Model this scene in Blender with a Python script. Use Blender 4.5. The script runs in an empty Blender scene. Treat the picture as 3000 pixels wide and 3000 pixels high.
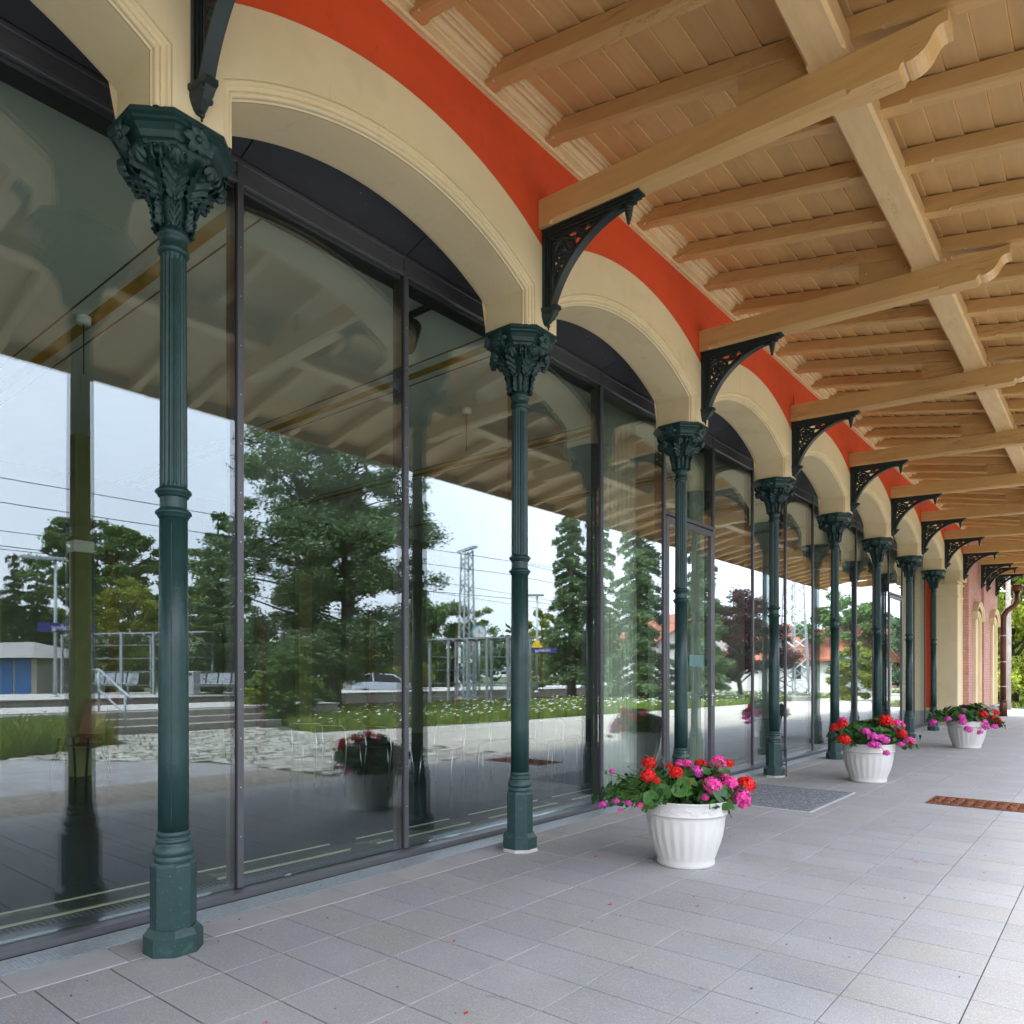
import bpy, bmesh, math, random
import numpy as np
from mathutils import Vector, Matrix, Quaternion

random.seed(7)
rng = np.random.default_rng(11)
SC = bpy.context.scene
COL = SC.collection
pi = math.pi
R = math.radians

# ------------------------------------------------------------------ camera
cam_d = bpy.data.cameras.new('camera')
cam = bpy.data.objects.new('camera', cam_d)
COL.objects.link(cam)
cam.location = (3.4843, -1.6833, 1.3)
cam.rotation_euler = (R(90), 0, 0.6909)
cam_d.sensor_width = 36.0
cam_d.lens = 2162.8 / 3000 * 36.0
cam_d.shift_y = (1981 - 1500) / 3000
cam_d.clip_start = 0.05
cam_d.clip_end = 2000
SC.camera = cam

# ------------------------------------------------------------------ sky, sun, exposure
SUN_EL, SUN_AZ = R(62), R(163)          # azimuth measured from +Y towards +X
world = bpy.data.worlds.new('World')
SC.world = world
world.use_nodes = True
wn, wl = world.node_tree.nodes, world.node_tree.links
wn.clear()
w_out = wn.new('ShaderNodeOutputWorld')
w_bg = wn.new('ShaderNodeBackground')
w_sky = wn.new('ShaderNodeTexSky')
w_sky.sky_type = 'NISHITA'
w_sky.sun_disc = False
w_sky.sun_elevation = SUN_EL
w_sky.sun_rotation = SUN_AZ
w_sky.air_density = 1.0
w_sky.dust_density = 3.0
w_sky.ozone_density = 1.2
# thin high overcast: the clear sky is veiled with pale cloud
w_co = wn.new('ShaderNodeTexCoord')
w_ns = wn.new('ShaderNodeTexNoise')
w_ns.inputs['Scale'].default_value = 1.6
w_ns.inputs['Detail'].default_value = 4
w_mr = wn.new('ShaderNodeMapRange')
w_mr.inputs['From Min'].default_value = 0.35
w_mr.inputs['From Max'].default_value = 0.7
w_mr.inputs['To Min'].default_value = 0.62
w_mr.inputs['To Max'].default_value = 0.92
w_mix = wn.new('ShaderNodeMixRGB')
w_mix.inputs['Color2'].default_value = (7.4, 7.9, 9.0, 1)
wl.new(w_co.outputs['Generated'], w_ns.inputs['Vector'])
wl.new(w_ns.outputs['Fac'], w_mr.inputs['Value'])
wl.new(w_mr.outputs['Result'], w_mix.inputs['Fac'])
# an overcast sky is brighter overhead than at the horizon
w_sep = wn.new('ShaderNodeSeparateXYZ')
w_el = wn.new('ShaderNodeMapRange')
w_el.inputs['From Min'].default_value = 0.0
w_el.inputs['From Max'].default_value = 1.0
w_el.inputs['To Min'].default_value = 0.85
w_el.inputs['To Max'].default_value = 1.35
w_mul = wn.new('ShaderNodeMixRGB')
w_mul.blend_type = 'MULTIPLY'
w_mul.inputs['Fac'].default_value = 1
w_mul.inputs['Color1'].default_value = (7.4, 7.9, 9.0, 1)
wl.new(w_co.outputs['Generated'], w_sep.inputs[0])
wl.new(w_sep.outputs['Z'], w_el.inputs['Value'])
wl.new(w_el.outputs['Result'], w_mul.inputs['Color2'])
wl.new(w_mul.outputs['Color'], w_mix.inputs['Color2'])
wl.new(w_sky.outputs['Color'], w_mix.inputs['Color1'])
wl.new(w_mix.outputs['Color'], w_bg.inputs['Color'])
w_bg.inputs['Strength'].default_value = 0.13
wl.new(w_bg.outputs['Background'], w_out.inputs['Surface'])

sun_d = bpy.data.lights.new('sun', 'SUN')
sun = bpy.data.objects.new('sun', sun_d)
COL.objects.link(sun)
sun_d.energy = 1.5
sun_d.angle = R(20)
sun_d.color = (1.0, 0.95, 0.88)
sdir = Vector((math.sin(SUN_AZ) * math.cos(SUN_EL), math.cos(SUN_AZ) * math.cos(SUN_EL), math.sin(SUN_EL)))
sun.rotation_euler = (-sdir).to_track_quat('-Z', 'Y').to_euler()
sun.location = (20, 10, 30)

SC.view_settings.view_transform = 'Standard'
SC.view_settings.look = 'None'
SC.view_settings.gamma = 1
SC.view_settings.use_curve_mapping = False
SC.view_settings.exposure = 2.22
SC.render.engine = 'CYCLES'
cy = SC.cycles
cy.use_denoising = True
cy.use_adaptive_sampling = False
try:
    cy.denoiser = 'OPENIMAGEDENOISE'
    cy.denoising_input_passes = 'RGB_ALBEDO_NORMAL'
    cy.denoising_prefilter = 'ACCURATE'
except Exception:
    pass
cy.max_bounces = 10
cy.diffuse_bounces = 5
cy.glossy_bounces = 5
cy.transmission_bounces = 4
cy.transparent_max_bounces = 24
cy.sample_clamp_indirect = 6
cy.caustics_reflective = False
cy.caustics_refractive = False

# ------------------------------------------------------------------ measurements (metres)
S = 2.6232                      # bay length between columns
XF = 0.23                       # outer face of the arcade wall
XM = -0.53                      # front of the mullions
XG = -0.55                      # glass
CZ = 2.20                       # centre height of all arch circles
YC = S / 2


def vp(u, d):
    """where a thing d metres along the view, mirrored in the glass at picture x u (1932 wide), really stands"""
    u3 = u * 1.5528
    th, f = 0.6909, 2162.8
    lat = (u3 - 1500) / f * d
    x = 3.4843 - d * math.sin(th) + lat * math.cos(th)
    y = -1.6833 + d * math.cos(th) + lat * math.sin(th)
    return 2 * XG - x, y


# ------------------------------------------------------------------ helpers
def tag(o, label=None, cat=None, group=None, kind=None):
    if label: o['label'] = label
    if cat: o['category'] = cat
    if group: o['group'] = group
    if kind: o['kind'] = kind
    return o


def thing(name, label, cat, loc=(0, 0, 0), rz=0.0, group=None):
    o = bpy.data.objects.new(name, None)
    COL.objects.link(o)
    o.location = loc
    o.rotation_euler = (0, 0, rz)
    o.empty_display_size = 0.2
    return tag(o, label, cat, group)


def link(name, me, parent=None, loc=None, rot=None):
    o = bpy.data.objects.new(name, me)
    COL.objects.link(o)
    if parent is not None:
        o.parent = parent
    if loc is not None: o.location = loc
    if rot is not None: o.rotation_euler = rot
    return o


def copy_tree(o, parent=None):
    c = o.copy()
    COL.objects.link(c)
    if parent is not None:
        c.parent = parent
    for ch in list(o.children):
        copy_tree(ch, c)
    return c


class MB:
    """collects shapes and becomes one mesh"""
    def __init__(s):
        s.v, s.f, s.m = [], [], []
        s.sm = []

    def add(s, vs, fs, mi=0, smooth=False):
        n = len(s.v)
        s.v += [tuple(p) for p in vs]
        for f in fs:
            s.f.append(tuple(i + n for i in f))
            s.m.append(mi)
            s.sm.append(smooth)
        return s

    def box(s, a, b, mi=0):
        (x0, y0, z0), (x1, y1, z1) = a, b
        vs = [(x0, y0, z0), (x1, y0, z0), (x1, y1, z0), (x0, y1, z0), (x0, y0, z1), (x1, y0, z1), (x1, y1, z1), (x0, y1, z1)]
        return s.add(vs, [(0, 3, 2, 1), (4, 5, 6, 7), (0, 1, 5, 4), (1, 2, 6, 5), (2, 3, 7, 6), (3, 0, 4, 7)], mi)

    def bbox(s, a, b, c=0.004, mi=0):
        """box with chamfered top and side edges"""
        (x0, y0, z0), (x1, y1, z1) = a, b
        def ring(i, z):
            return [(x0 + i, y0 + i, z), (x1 - i, y0 + i, z), (x1 - i, y1 - i, z), (x0 + i, y1 - i, z)]
        return s.loft([ring(c, z0), ring(0, z0 + c), ring(0, z1 - c), ring(c, z1)], True, True, mi)

    def loft(s, rings, cap0=False, cap1=False, mi=0, smooth=False, closed=True):
        n = len(rings[0])
        vs = [p for r in rings for p in r]
        fs = []
        for i in range(len(rings) - 1):
            for j in range(n if closed else n - 1):
                k = (j + 1) % n
                fs.append((i * n + j, i * n + k, (i + 1) * n + k, (i + 1) * n + j))
        if cap0: fs.append(tuple(reversed(range(n))))
        if cap1: fs.append(tuple((len(rings) - 1) * n + j for j in range(n)))
        return s.add(vs, fs, mi, smooth)

    def lathe(s, prof, seg=24, c=(0, 0, 0), mi=0, smooth=True, cap0=True, cap1=True):
        rings = []
        for r, z in prof:
            rings.append([(c[0] + r * math.cos(2 * pi * k / seg), c[1] + r * math.sin(2 * pi * k / seg), c[2] + z) for k in range(seg)])
        return s.loft(rings, cap0, cap1, mi, smooth)

    def prism(s, poly, axis, a, b, mi=0):
        """extrude a 2-D outline along an axis from a to b"""
        def P(p, t):
            if axis == 'x': return (t, p[0], p[1])
            if axis == 'y': return (p[0], t, p[1])
            return (p[0], p[1], t)
        n = len(poly)
        vs = [P(p, a) for p in poly] + [P(p, b) for p in poly]
        fs = [(i, (i + 1) % n, n + (i + 1) % n, n + i) for i in range(n)]
        fs += [tuple(reversed(range(n))), tuple(range(n, 2 * n))]
        return s.add(vs, fs, mi)

    def tube(s, path, r, seg=8, mi=0, smooth=True, cap=True, closed=False):
        pts = [Vector(p) for p in path]
        n = len(pts)
        rr = r if isinstance(r, (list, tuple)) else [r] * n
        rings = []
        up = None
        for i, p in enumerate(pts):
            if closed:
                t = pts[(i + 1) % n] - pts[i - 1]
            else:
                t = pts[min(i + 1, n - 1)] - pts[max(i - 1, 0)]
            if t.length < 1e-9: t = Vector((0, 0, 1))
            t.normalize()
            if up is None:
                a = Vector((0, 0, 1)) if abs(t.z) < .9 else Vector((1, 0, 0))
                up = t.cross(a).normalized()
            up = (up - t * up.dot(t))
            if up.length < 1e-6:
                up = t.orthogonal()
            up.normalize()
            w = t.cross(up)
            rings.append([tuple(p + (up * math.cos(2 * pi * k / seg) + w * math.sin(2 * pi * k / seg)) * rr[i]) for k in range(seg)])
        if closed: rings.append(rings[0])
        return s.loft(rings, cap and not closed, cap and not closed, mi, smooth)

    def ball(s, c, r, nu=8, nv=6, mi=0, sc=(1, 1, 1)):
        rings = []
        for j in range(1, nv):
            a = -pi / 2 + pi * j / nv
            rings.append([(c[0] + sc[0] * r * math.cos(a) * math.cos(2 * pi * k / nu), c[1] + sc[1] * r * math.cos(a) * math.sin(2 * pi * k / nu), c[2] + sc[2] * r * math.sin(a)) for k in range(nu)])
        return s.loft(rings, True, True, mi, True)

    def mesh(s, name, mats):
        me = bpy.data.meshes.new(name)
        me.from_pydata(s.v, [], s.f)
        for m in (mats if isinstance(mats, (list, tuple)) else [mats]):
            me.materials.append(m)
        me.polygons.foreach_set('material_index', s.m)
        me.polygons.foreach_set('use_smooth', s.sm)
        me.update()
        bm = bmesh.new(); bm.from_mesh(me)
        bmesh.ops.recalc_face_normals(bm, faces=bm.faces)
        bm.to_mesh(me); bm.free()
        return me

    def build(s, name, mats, parent=None, loc=None, rot=None):
        return link(name, s.mesh(name, mats), parent, loc, rot)


def np_mesh(name, V, F, mat):
    me = bpy.data.meshes.new(name)
    me.from_pydata(np.asarray(V, dtype=np.float32), [], np.asarray(F, dtype=np.int32))
    for m in (mat if isinstance(mat, (list, tuple)) else [mat]):
        me.materials.append(m)
    me.update()
    return me


def leaf_quads(C, size, thin=0.55, updir=None, flat=0.0):
    """diamond leaves round the centres C (N x 3)"""
    n = len(C)
    U = rng.normal(size=(n, 3))
    if updir is not None:
        U = U * (1 - flat) + np.asarray(updir) * flat
    U /= np.linalg.norm(U, axis=1)[:, None] + 1e-9
    W = np.cross(U, rng.normal(size=(n, 3)))
    W /= np.linalg.norm(W, axis=1)[:, None] + 1e-9
    sz = np.asarray(size) * rng.uniform(.7, 1.3, size=n)
    sz = sz[:, None]
    V = np.stack([C - U * sz, C + W * sz * thin, C + U * sz, C - W * sz * thin], 1).reshape(-1, 3)
    F = np.arange(4 * n).reshape(-1, 4)
    return V, F


# ------------------------------------------------------------------ materials
def nodes_of(name):
    m = bpy.data.materials.new(name)
    m.use_nodes = True
    nt = m.node_tree
    b = nt.nodes['Principled BSDF']
    return m, nt, b


def rgb(c): return (c[0], c[1], c[2], 1)


def tex_noise(nt, coord, scale, detail=4, rough=.55, vec=(1, 1, 1)):
    mp = nt.nodes.new('ShaderNodeMapping')
    mp.inputs['Scale'].default_value = vec
    n = nt.nodes.new('ShaderNodeTexNoise')
    n.inputs['Scale'].default_value = scale
    n.inputs['Detail'].default_value = detail
    n.inputs['Roughness'].default_value = rough
    nt.links.new(coord, mp.inputs['Vector'])
    nt.links.new(mp.outputs['Vector'], n.inputs['Vector'])
    return n.outputs['Fac']


def maprange(nt, v, a, b, c, d):
    n = nt.nodes.new('ShaderNodeMapRange')
    for k, x in zip(('From Min', 'From Max', 'To Min', 'To Max'), (a, b, c, d)):
        n.inputs[k].default_value = x
    nt.links.new(v, n.inputs['Value'])
    return n.outputs['Result']


def mixc(nt, fac, c1, c2, mode='MIX'):
    n = nt.nodes.new('ShaderNodeMixRGB')
    n.blend_type = mode
    for k, x in (('Fac', fac), ('Color1', c1), ('Color2', c2)):
        if isinstance(x, (int, float)): n.inputs[k].default_value = x
        elif isinstance(x, tuple): n.inputs[k].default_value = rgb(x)
        else: nt.links.new(x, n.inputs[k])
    return n.outputs['Color']


def pos_of(nt):
    g = nt.nodes.new('ShaderNodeNewGeometry')
    return g.outputs['Position']


def M(name, col, rough=.6, var=.12, scale=6.0, vec=(1, 1, 1), spots=None, bump=0.0, bscale=60.0, bvec=(1, 1, 1), metal=0.0, spec=.5, island=0.0, objrand=0.0, cracks=None, coat=0.0):
    """painted or mineral surface: two noises for tone, optional speckle, cracks and bump"""
    m, nt, b = nodes_of(name)
    p = pos_of(nt)
    f = tex_noise(nt, p, scale, 5, .6, vec)
    k = maprange(nt, f, .3, .7, 0, 1)
    lo = tuple(c * (1 - var) for c in col)
    hi = tuple(min(1, c * (1 + var)) for c in col)
    c = mixc(nt, k, lo, hi)
    if island:
        g = nt.nodes.new('ShaderNodeNewGeometry')
        r = maprange(nt, g.outputs['Random Per Island'], 0, 1, 1 - island, 1 + island)
        c = mixc(nt, 1.0, c, r, 'MULTIPLY')
    if objrand:
        g = nt.nodes.new('ShaderNodeObjectInfo')
        r = maprange(nt, g.outputs['Random'], 0, 1, 1 - objrand, 1 + objrand)
        c = mixc(nt, 1.0, c, r, 'MULTIPLY')
        if 'slab' in name:
            m7 = nt.nodes.new('ShaderNodeMath'); m7.operation = 'MULTIPLY'; m7.inputs[1].default_value = 7.31
            fr = nt.nodes.new('ShaderNodeMath'); fr.operation = 'FRACT'
            nt.links.new(g.outputs['Random'], m7.inputs[0]); nt.links.new(m7.outputs[0], fr.inputs[0])
            c = mixc(nt, fr.outputs[0], mixc(nt, 1.0, c, (1.02, 1.0, .97), 'MULTIPLY'), mixc(nt, 1.0, c, (.98, .995, 1.02), 'MULTIPLY'))
    if spots:
        for sc, thr, scol, amt, sv in spots:
            f2 = tex_noise(nt, p, sc, 3, .6, sv)
            k2 = maprange(nt, f2, thr, thr + .06, 0, amt)
            c = mixc(nt, k2, c, scol)
    if cracks:
        cv, csc, amt, ccol = cracks
        f3 = tex_noise(nt, p, csc, 6, .7, cv)
        a = nt.nodes.new('ShaderNodeMath'); a.operation = 'SUBTRACT'; a.inputs[1].default_value = .5
        nt.links.new(f3, a.inputs[0])
        ab = nt.nodes.new('ShaderNodeMath'); ab.operation = 'ABSOLUTE'
        nt.links.new(a.outputs[0], ab.inputs[0])
        line = maprange(nt, ab.outputs[0], 0.0, .008, amt, 0)
        f4 = tex_noise(nt, p, 1.3, 2, .5)
        gate = maprange(nt, f4, .52, .60, 0, 1)
        mu = nt.nodes.new('ShaderNodeMath'); mu.operation = 'MULTIPLY'
        nt.links.new(line, mu.inputs[0]); nt.links.new(gate, mu.inputs[1])
        c = mixc(nt, mu.outputs[0], c, ccol)
    nt.links.new(c, b.inputs['Base Color'])
    b.inputs['Roughness'].default_value = rough
    b.inputs['Metallic'].default_value = metal
    b.inputs['Specular IOR Level'].default_value = spec
    if coat:
        b.inputs['Coat Weight'].default_value = coat
    if bump:
        fb = tex_noise(nt, p, bscale, 4, .6, bvec)
        bn = nt.nodes.new('ShaderNodeBump')
        bn.inputs['Strength'].default_value = bump
        bn.inputs['Distance'].default_value = .01
        nt.links.new(fb, bn.inputs['Height'])
        nt.links.new(bn.outputs['Normal'], b.inputs['Normal'])
    return m


def leaf_mat(name, dark, light, trans=.25, rough=.5):
    """foliage: every leaf its own tone, some light through"""
    m, nt, b = nodes_of(name)
    g = nt.nodes.new('ShaderNodeNewGeometry')
    p = g.outputs['Position']
    f = tex_noise(nt, p, .9, 3, .6)
    a = nt.nodes.new('ShaderNodeMath'); a.operation = 'ADD'
    nt.links.new(maprange(nt, f, .3, .7, -.25, .25), a.inputs[0])
    nt.links.new(g.outputs['Random Per Island'], a.inputs[1])
    c = mixc(nt, a.outputs[0], dark, light)
    nt.links.new(c, b.inputs['Base Color'])
    b.inputs['Roughness'].default_value = rough
    b.inputs['Specular IOR Level'].default_value = .3
    tr = nt.nodes.new('ShaderNodeBsdfTranslucent')
    nt.links.new(c, tr.inputs['Color'])
    mx = nt.nodes.new('ShaderNodeMixShader')
    mx.inputs[0].default_value = trans
    out = nt.nodes['Material Output']
    nt.links.new(b.outputs[0], mx.inputs[1]); nt.links.new(tr.outputs[0], mx.inputs[2])
    nt.links.new(mx.outputs[0], out.inputs['Surface'])
    return m


def glass_mat(name, r0, tint, wave=0.0):
    """window pane: clear with a mirror image that strengthens towards grazing view"""
    m = bpy.data.materials.new(name)
    m.use_nodes = True
    nt = m.node_tree
    nt.nodes.clear()
    out = nt.nodes.new('ShaderNodeOutputMaterial')
    g = nt.nodes.new('ShaderNodeNewGeometry')
    dp = nt.nodes.new('ShaderNodeVectorMath'); dp.operation = 'DOT_PRODUCT'
    nt.links.new(g.outputs['Incoming'], dp.inputs[0]); nt.links.new(g.outputs['Normal'], dp.inputs[1])
    ab = nt.nodes.new('ShaderNodeMath'); ab.operation = 'ABSOLUTE'
    nt.links.new(dp.outputs['Value'], ab.inputs[0])
    su = nt.nodes.new('ShaderNodeMath'); su.operation = 'SUBTRACT'; su.inputs[0].default_value = 1
    nt.links.new(ab.outputs[0], su.inputs[1])
    pw = nt.nodes.new('ShaderNodeMath'); pw.operation = 'POWER'; pw.inputs[1].default_value = 2.5
    nt.links.new(su.outputs[0], pw.inputs[0])
    fac = maprange(nt, pw.outputs[0], 0, 1, r0, 1)
    tr = nt.nodes.new('ShaderNodeBsdfTransparent'); tr.inputs['Color'].default_value = rgb(tint)
    gl = nt.nodes.new('ShaderNodeBsdfGlossy'); gl.inputs['Roughness'].default_value = 0.0
    gl.inputs['Color'].default_value = (.90, .96, 1, 1)
    if wave:
        fb = tex_noise(nt, g.outputs['Position'], 1.0, 2, .5, (1, 1.5, .35))
        bn = nt.nodes.new('ShaderNodeBump')
        bn.inputs['Strength'].default_value = wave
        bn.inputs['Distance'].default_value = .01
        nt.links.new(fb, bn.inputs['Height'])
        nt.links.new(bn.outputs['Normal'], gl.inputs['Normal'])
    mx = nt.nodes.new('ShaderNodeMixShader')
    nt.links.new(fac, mx.inputs[0])
    nt.links.new(tr.outputs[0], mx.inputs[1]); nt.links.new(gl.outputs[0], mx.inputs[2])
    nt.links.new(mx.outputs[0], out.inputs['Surface'])
    return m


def brick_mat(name, c1, c2, mort, w=.25, h=.075, ms=.006, wx=1, wy=1):
    m, nt, b = nodes_of(name)
    g = nt.nodes.new('ShaderNodeNewGeometry')
    sp = nt.nodes.new('ShaderNodeSeparateXYZ')
    nt.links.new(g.outputs['Position'], sp.inputs[0])
    ad = nt.nodes.new('ShaderNodeMath'); ad.operation = 'ADD'
    nt.links.new(sp.outputs['X'], ad.inputs[0]); nt.links.new(sp.outputs['Y'], ad.inputs[1])
    cb = nt.nodes.new('ShaderNodeCombineXYZ')
    nt.links.new(ad.outputs[0], cb.inputs['X']); nt.links.new(sp.outputs['Z'], cb.inputs['Y'])
    t = nt.nodes.new('ShaderNodeTexBrick')
    t.inputs['Color1'].default_value = rgb(c1); t.inputs['Color2'].default_value = rgb(c2)
    t.inputs['Mortar'].default_value = rgb(mort)
    t.inputs['Scale'].default_value = 1
    t.inputs['Mortar Size'].default_value = ms
    t.inputs['Brick Width'].default_value = w
    t.inputs['Row Height'].default_value = h
    nt.links.new(cb.outputs[0], t.inputs['Vector'])
    f = tex_noise(nt, g.outputs['Position'], 5, 4)
    c = mixc(nt, 1.0, t.outputs['Color'], maprange(nt, f, .3, .7, .85, 1.12), 'MULTIPLY')
    nt.links.new(c, b.inputs['Base Color'])
    b.inputs['Roughness'].default_value = .8
    bn = nt.nodes.new('ShaderNodeBump'); bn.inputs['Strength'].default_value = .5; bn.inputs['Distance'].default_value = .01
    nt.links.new(t.outputs['Fac'], bn.inputs['Height']); bn.invert = True
    nt.links.new(bn.outputs['Normal'], b.inputs['Normal'])
    return m


MAT = {}
MAT['cream'] = M('cream_plaster', (.74, .61, .375), .75, .06, 1.1, bump=.2, bscale=28, spots=[(1.7, .58, (.66, .53, .31), .45, (1, 1, 1)), (5, .63, (.60, .48, .29), .35, (1.5, 1.5, .22)), (45, .68, (.80, .70, .50), .35, (1, 1, 1)), (9, .66, (.78, .68, .46), .35, (1, 1, 1)), (4, .66, (.66, .53, .31), .3, (1, 1, 1))])
MAT['cream_line'] = M('ochre_line_paint', (.50, .22, .09), .8, .1)
MAT['red'] = M('red_plaster', (.66, .072, .015), .8, .10, 1.6, bump=.25, bscale=30, spots=[(6, .62, (.55, .06, .014), .5, (1, 1, 1)), (30, .68, (.72, .11, .03), .4, (1, 1, 1))])
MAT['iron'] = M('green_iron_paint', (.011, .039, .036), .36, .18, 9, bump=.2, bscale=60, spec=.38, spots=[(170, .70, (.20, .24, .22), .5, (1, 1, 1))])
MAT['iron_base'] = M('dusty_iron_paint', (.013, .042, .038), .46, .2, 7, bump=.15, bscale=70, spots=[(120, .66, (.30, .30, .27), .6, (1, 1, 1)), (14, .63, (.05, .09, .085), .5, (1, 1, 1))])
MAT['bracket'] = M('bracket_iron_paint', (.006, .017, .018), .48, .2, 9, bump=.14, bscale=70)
MAT['beam'] = M('tan_beam_paint', (.56, .34, .135), .38, .07, 3, (1, 6, 6), bump=.14, bscale=30, bvec=(.6, 9, 9), cracks=((.35, 9, 9), 1.0, .75, (.09, .05, .025)), objrand=.06)
MAT['purlin'] = M('tan_purlin_paint', (.60, .405, .20), .38, .09, 3, (6, 1, 6), bump=.2, bscale=30, bvec=(9, .6, 9), cracks=((7, .5, 7), 1.0, .85, (.07, .045, .03)))
MAT['board'] = M('tan_board_paint', (.60, .375, .160), .45, .06, 3, (6, .7, 6), bump=.08, bscale=30, bvec=(9, .5, 9), objrand=.09, spots=[(11, .70, (.30, .18, .07), .5, (1.6, .8, 1)), (2.2, .60, (.46, .28, .11), .35, (2, .5, 1))])
MAT['cornice'] = M('cornice_paint', (.68, .50, .27), .55, .08, 5, bump=.1, spots=[(25, .68, (.42, .25, .10), .4, (1, 1, 1))])
MAT['frame'] = M('grey_frame_metal', (.10, .10, .108), .38, .08, 5, metal=.35)
MAT['soffit'] = M('dark_soffit_panel', (.055, .055, .062), .42, .1, 3, metal=.3)
MAT['gasket'] = M('black_gasket', (.012, .012, .014), .5)
MAT['steel'] = M('brushed_steel', (.55, .56, .58), .28, .05, metal=1.0)
MAT['zinc'] = M('galvanised_steel', (.40, .44, .46), .45, .18, 40, metal=.6)
MAT['void'] = M('drain_dark', (.02, .022, .025), .8)
MAT['concrete'] = M('pale_concrete', (.42, .41, .39), .85, .12, 8, bump=.2, bscale=90)
MAT['joint'] = M('joint_sand', (.045, .043, .040), .95, .3, 40, spots=[(4, .60, (.20, .19, .17), .7, (1, 1, 1))])
slab_spots = [(.9, .60, (.22, .215, .205), .45, (1, 1, 1)), (5.5, .68, (.15, .145, .135), .5, (1, 1, 1)), (2.6, .50, (.31, .29, .255), .30, (.8, 1.2, 1)), (14, .58, (.33, .31, .265), .30, (.8, 1.3, 1)), (60, .57, (.40, .385, .35), .40, (1, 1, 1)), (75, .60, (.13, .13, .14), .45, (1, 1, 1)), (150, .57, (.46, .45, .42), .7, (1, 1, 1)), (170, .60, (.08, .08, .085), .6, (1, 1, 1))]
MAT['slab'] = M('grey_paving_slab', (.280, .281, .288), .82, .10, 1.6, spots=slab_spots, bump=.22, bscale=240, objrand=.06, island=.0)
MAT['slab_far'] = M('grey_paving_slab_far', (.280, .281, .288), .82, .10, 1.6, spots=slab_spots, bump=.2, bscale=240, island=.07)
MAT['edging'] = M('pale_edging_slab', (.34, .335, .325), .85, .09, 3, spots=[(260, .64, (.55, .54, .52), .5, (1, 1, 1)), (300, .68, (.2, .2, .2), .4, (1, 1, 1))], bump=.2, bscale=240, objrand=.05)
MAT['mat'] = M('grey_doormat', (.15, .16, .18), .95, .2, 20, spots=[(60, .54, (.42, .44, .48), .8, (1, 1, 1)), (50, .60, (.04, .04, .05), .8, (1, 1, 1))], bump=.8, bscale=300)
MAT['rust'] = M('rusty_iron', (.17, .055, .022), .85, .35, 30, spots=[(60, .6, (.30, .13, .06), .6, (1, 1, 1))], bump=.4, bscale=120)
MAT['pot'] = M('white_plastic', (.60, .585, .55), .42, .03, 4, spots=[(7, .66, (.66, .64, .59), .3, (1, 1, 1))])
MAT['soil'] = M('dark_soil', (.03, .022, .016), .95, .3, 60)
MAT['geranium'] = leaf_mat('geranium_leaf', (.022, .075, .018), (.075, .19, .035), .18, .45)
MAT['stem'] = M('green_stem', (.09, .17, .04), .6)
MAT['fl_red'] = leaf_mat('red_petal', (.50, .006, .008), (.82, .018, .014), .25, .55)
MAT['fl_pink'] = leaf_mat('pink_petal', (.72, .025, .25), (.90, .10, .42), .25, .55)
MAT['fl_violet'] = leaf_mat('violet_petal', (.56, .03, .33), (.82, .13, .52), .25, .55)
MAT['brick'] = brick_mat('painted_brick', (.57, .31, .26), (.52, .275, .225), (.38, .19, .15))
MAT['plinth'] = M('grey_stone', (.36, .345, .32), .85, .12, 6, bump=.2, bscale=50)
MAT['pipe'] = M('copper_pipe', (.115, .042, .028), .42, .25, 4, metal=.6, spots=[(8, .6, (.20, .10, .07), .5, (1, 1, .3))])
MAT['red_dark'] = M('wine_paint', (.30, .035, .03), .7)
MAT['glass'] = glass_mat('facade_glass', .105, (.94, .98, .955), .05)
MAT['glass_far'] = glass_mat('shelter_glass', .08, (.86, .93, .90))
MAT['in_floor'] = M('interior_stone_floor', (.028, .042, .064), .22, .12, 2, spec=.22)
MAT['in_ceiling'] = M('interior_ceiling', (.84, .87, .76), .8, .04, 2)
MAT['in_wall'] = M('interior_wall', (.115, .115, .075), .8, .06, 2)
MAT['in_gold'] = M('gold_band_paint', (.50, .30, .05), .6)
MAT['in_ochre'] = M('ochre_wall_paint', (.20, .18, .08), .8)
MAT['in_olive'] = M('olive_post_paint', (.22, .22, .08), .8)
MAT['in_brown'] = M('brown_band_paint', (.16, .09, .05), .7)
MAT['in_red'] = M('brick_red_paint', (.12, .045, .028), .8)
MAT['curtain'] = M('sheer_curtain', (.52, .55, .46), .85)
MAT['chrome'] = M('chrome_tube', (.55, .56, .58), .35, .02, metal=1.0)
MAT['black'] = M('black_shell', (.02, .02, .022), .5)
MAT['plywood'] = M('brown_plywood', (.20, .085, .035), .5, .15, 3, (1, 1, 8))
MAT['white'] = M('white_paint', (.78, .78, .76), .5, .03)

# ================================================================== setting: paving
ground = tag(MB().add([(-900, -900, -.05), (900, -900, -.05), (900, 1200, -.05), (-900, 1200, -.05)], [(0, 1, 2, 3)]).build('ground', M('meadow_earth', (.085, .095, .035), .95, .35, .35, spots=[(3, .58, (.16, .15, .08), .6, (1, 1, 1))])), kind='structure')

pavement = tag(MB().box((-.47, -6, -.045), (3.26, 27.2, -.009)).build('pavement', MAT['joint']), kind='structure')
XE = [0.0, .443, .8775, 1.31, 1.7415, 2.1735, 2.594, 3.012, 3.25]
YJ = [1.783 + .2963 * j for j in range(-24, 86)]
th, fpx = 0.6909, 2162.8


def in_view(x, y, z=0.0, m=60):
    dx, dy = x - 3.4843, y + 1.6833
    d = -dx * math.sin(th) + dy * math.cos(th)
    if d < .3: return False, d
    u = 1500 + fpx * (dx * math.cos(th) + dy * math.sin(th)) / d
    v = 1981 - fpx * (z - 1.3) / d
    return (-m < u < 3000 + m and -m < v < 3000 + m), d


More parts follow.
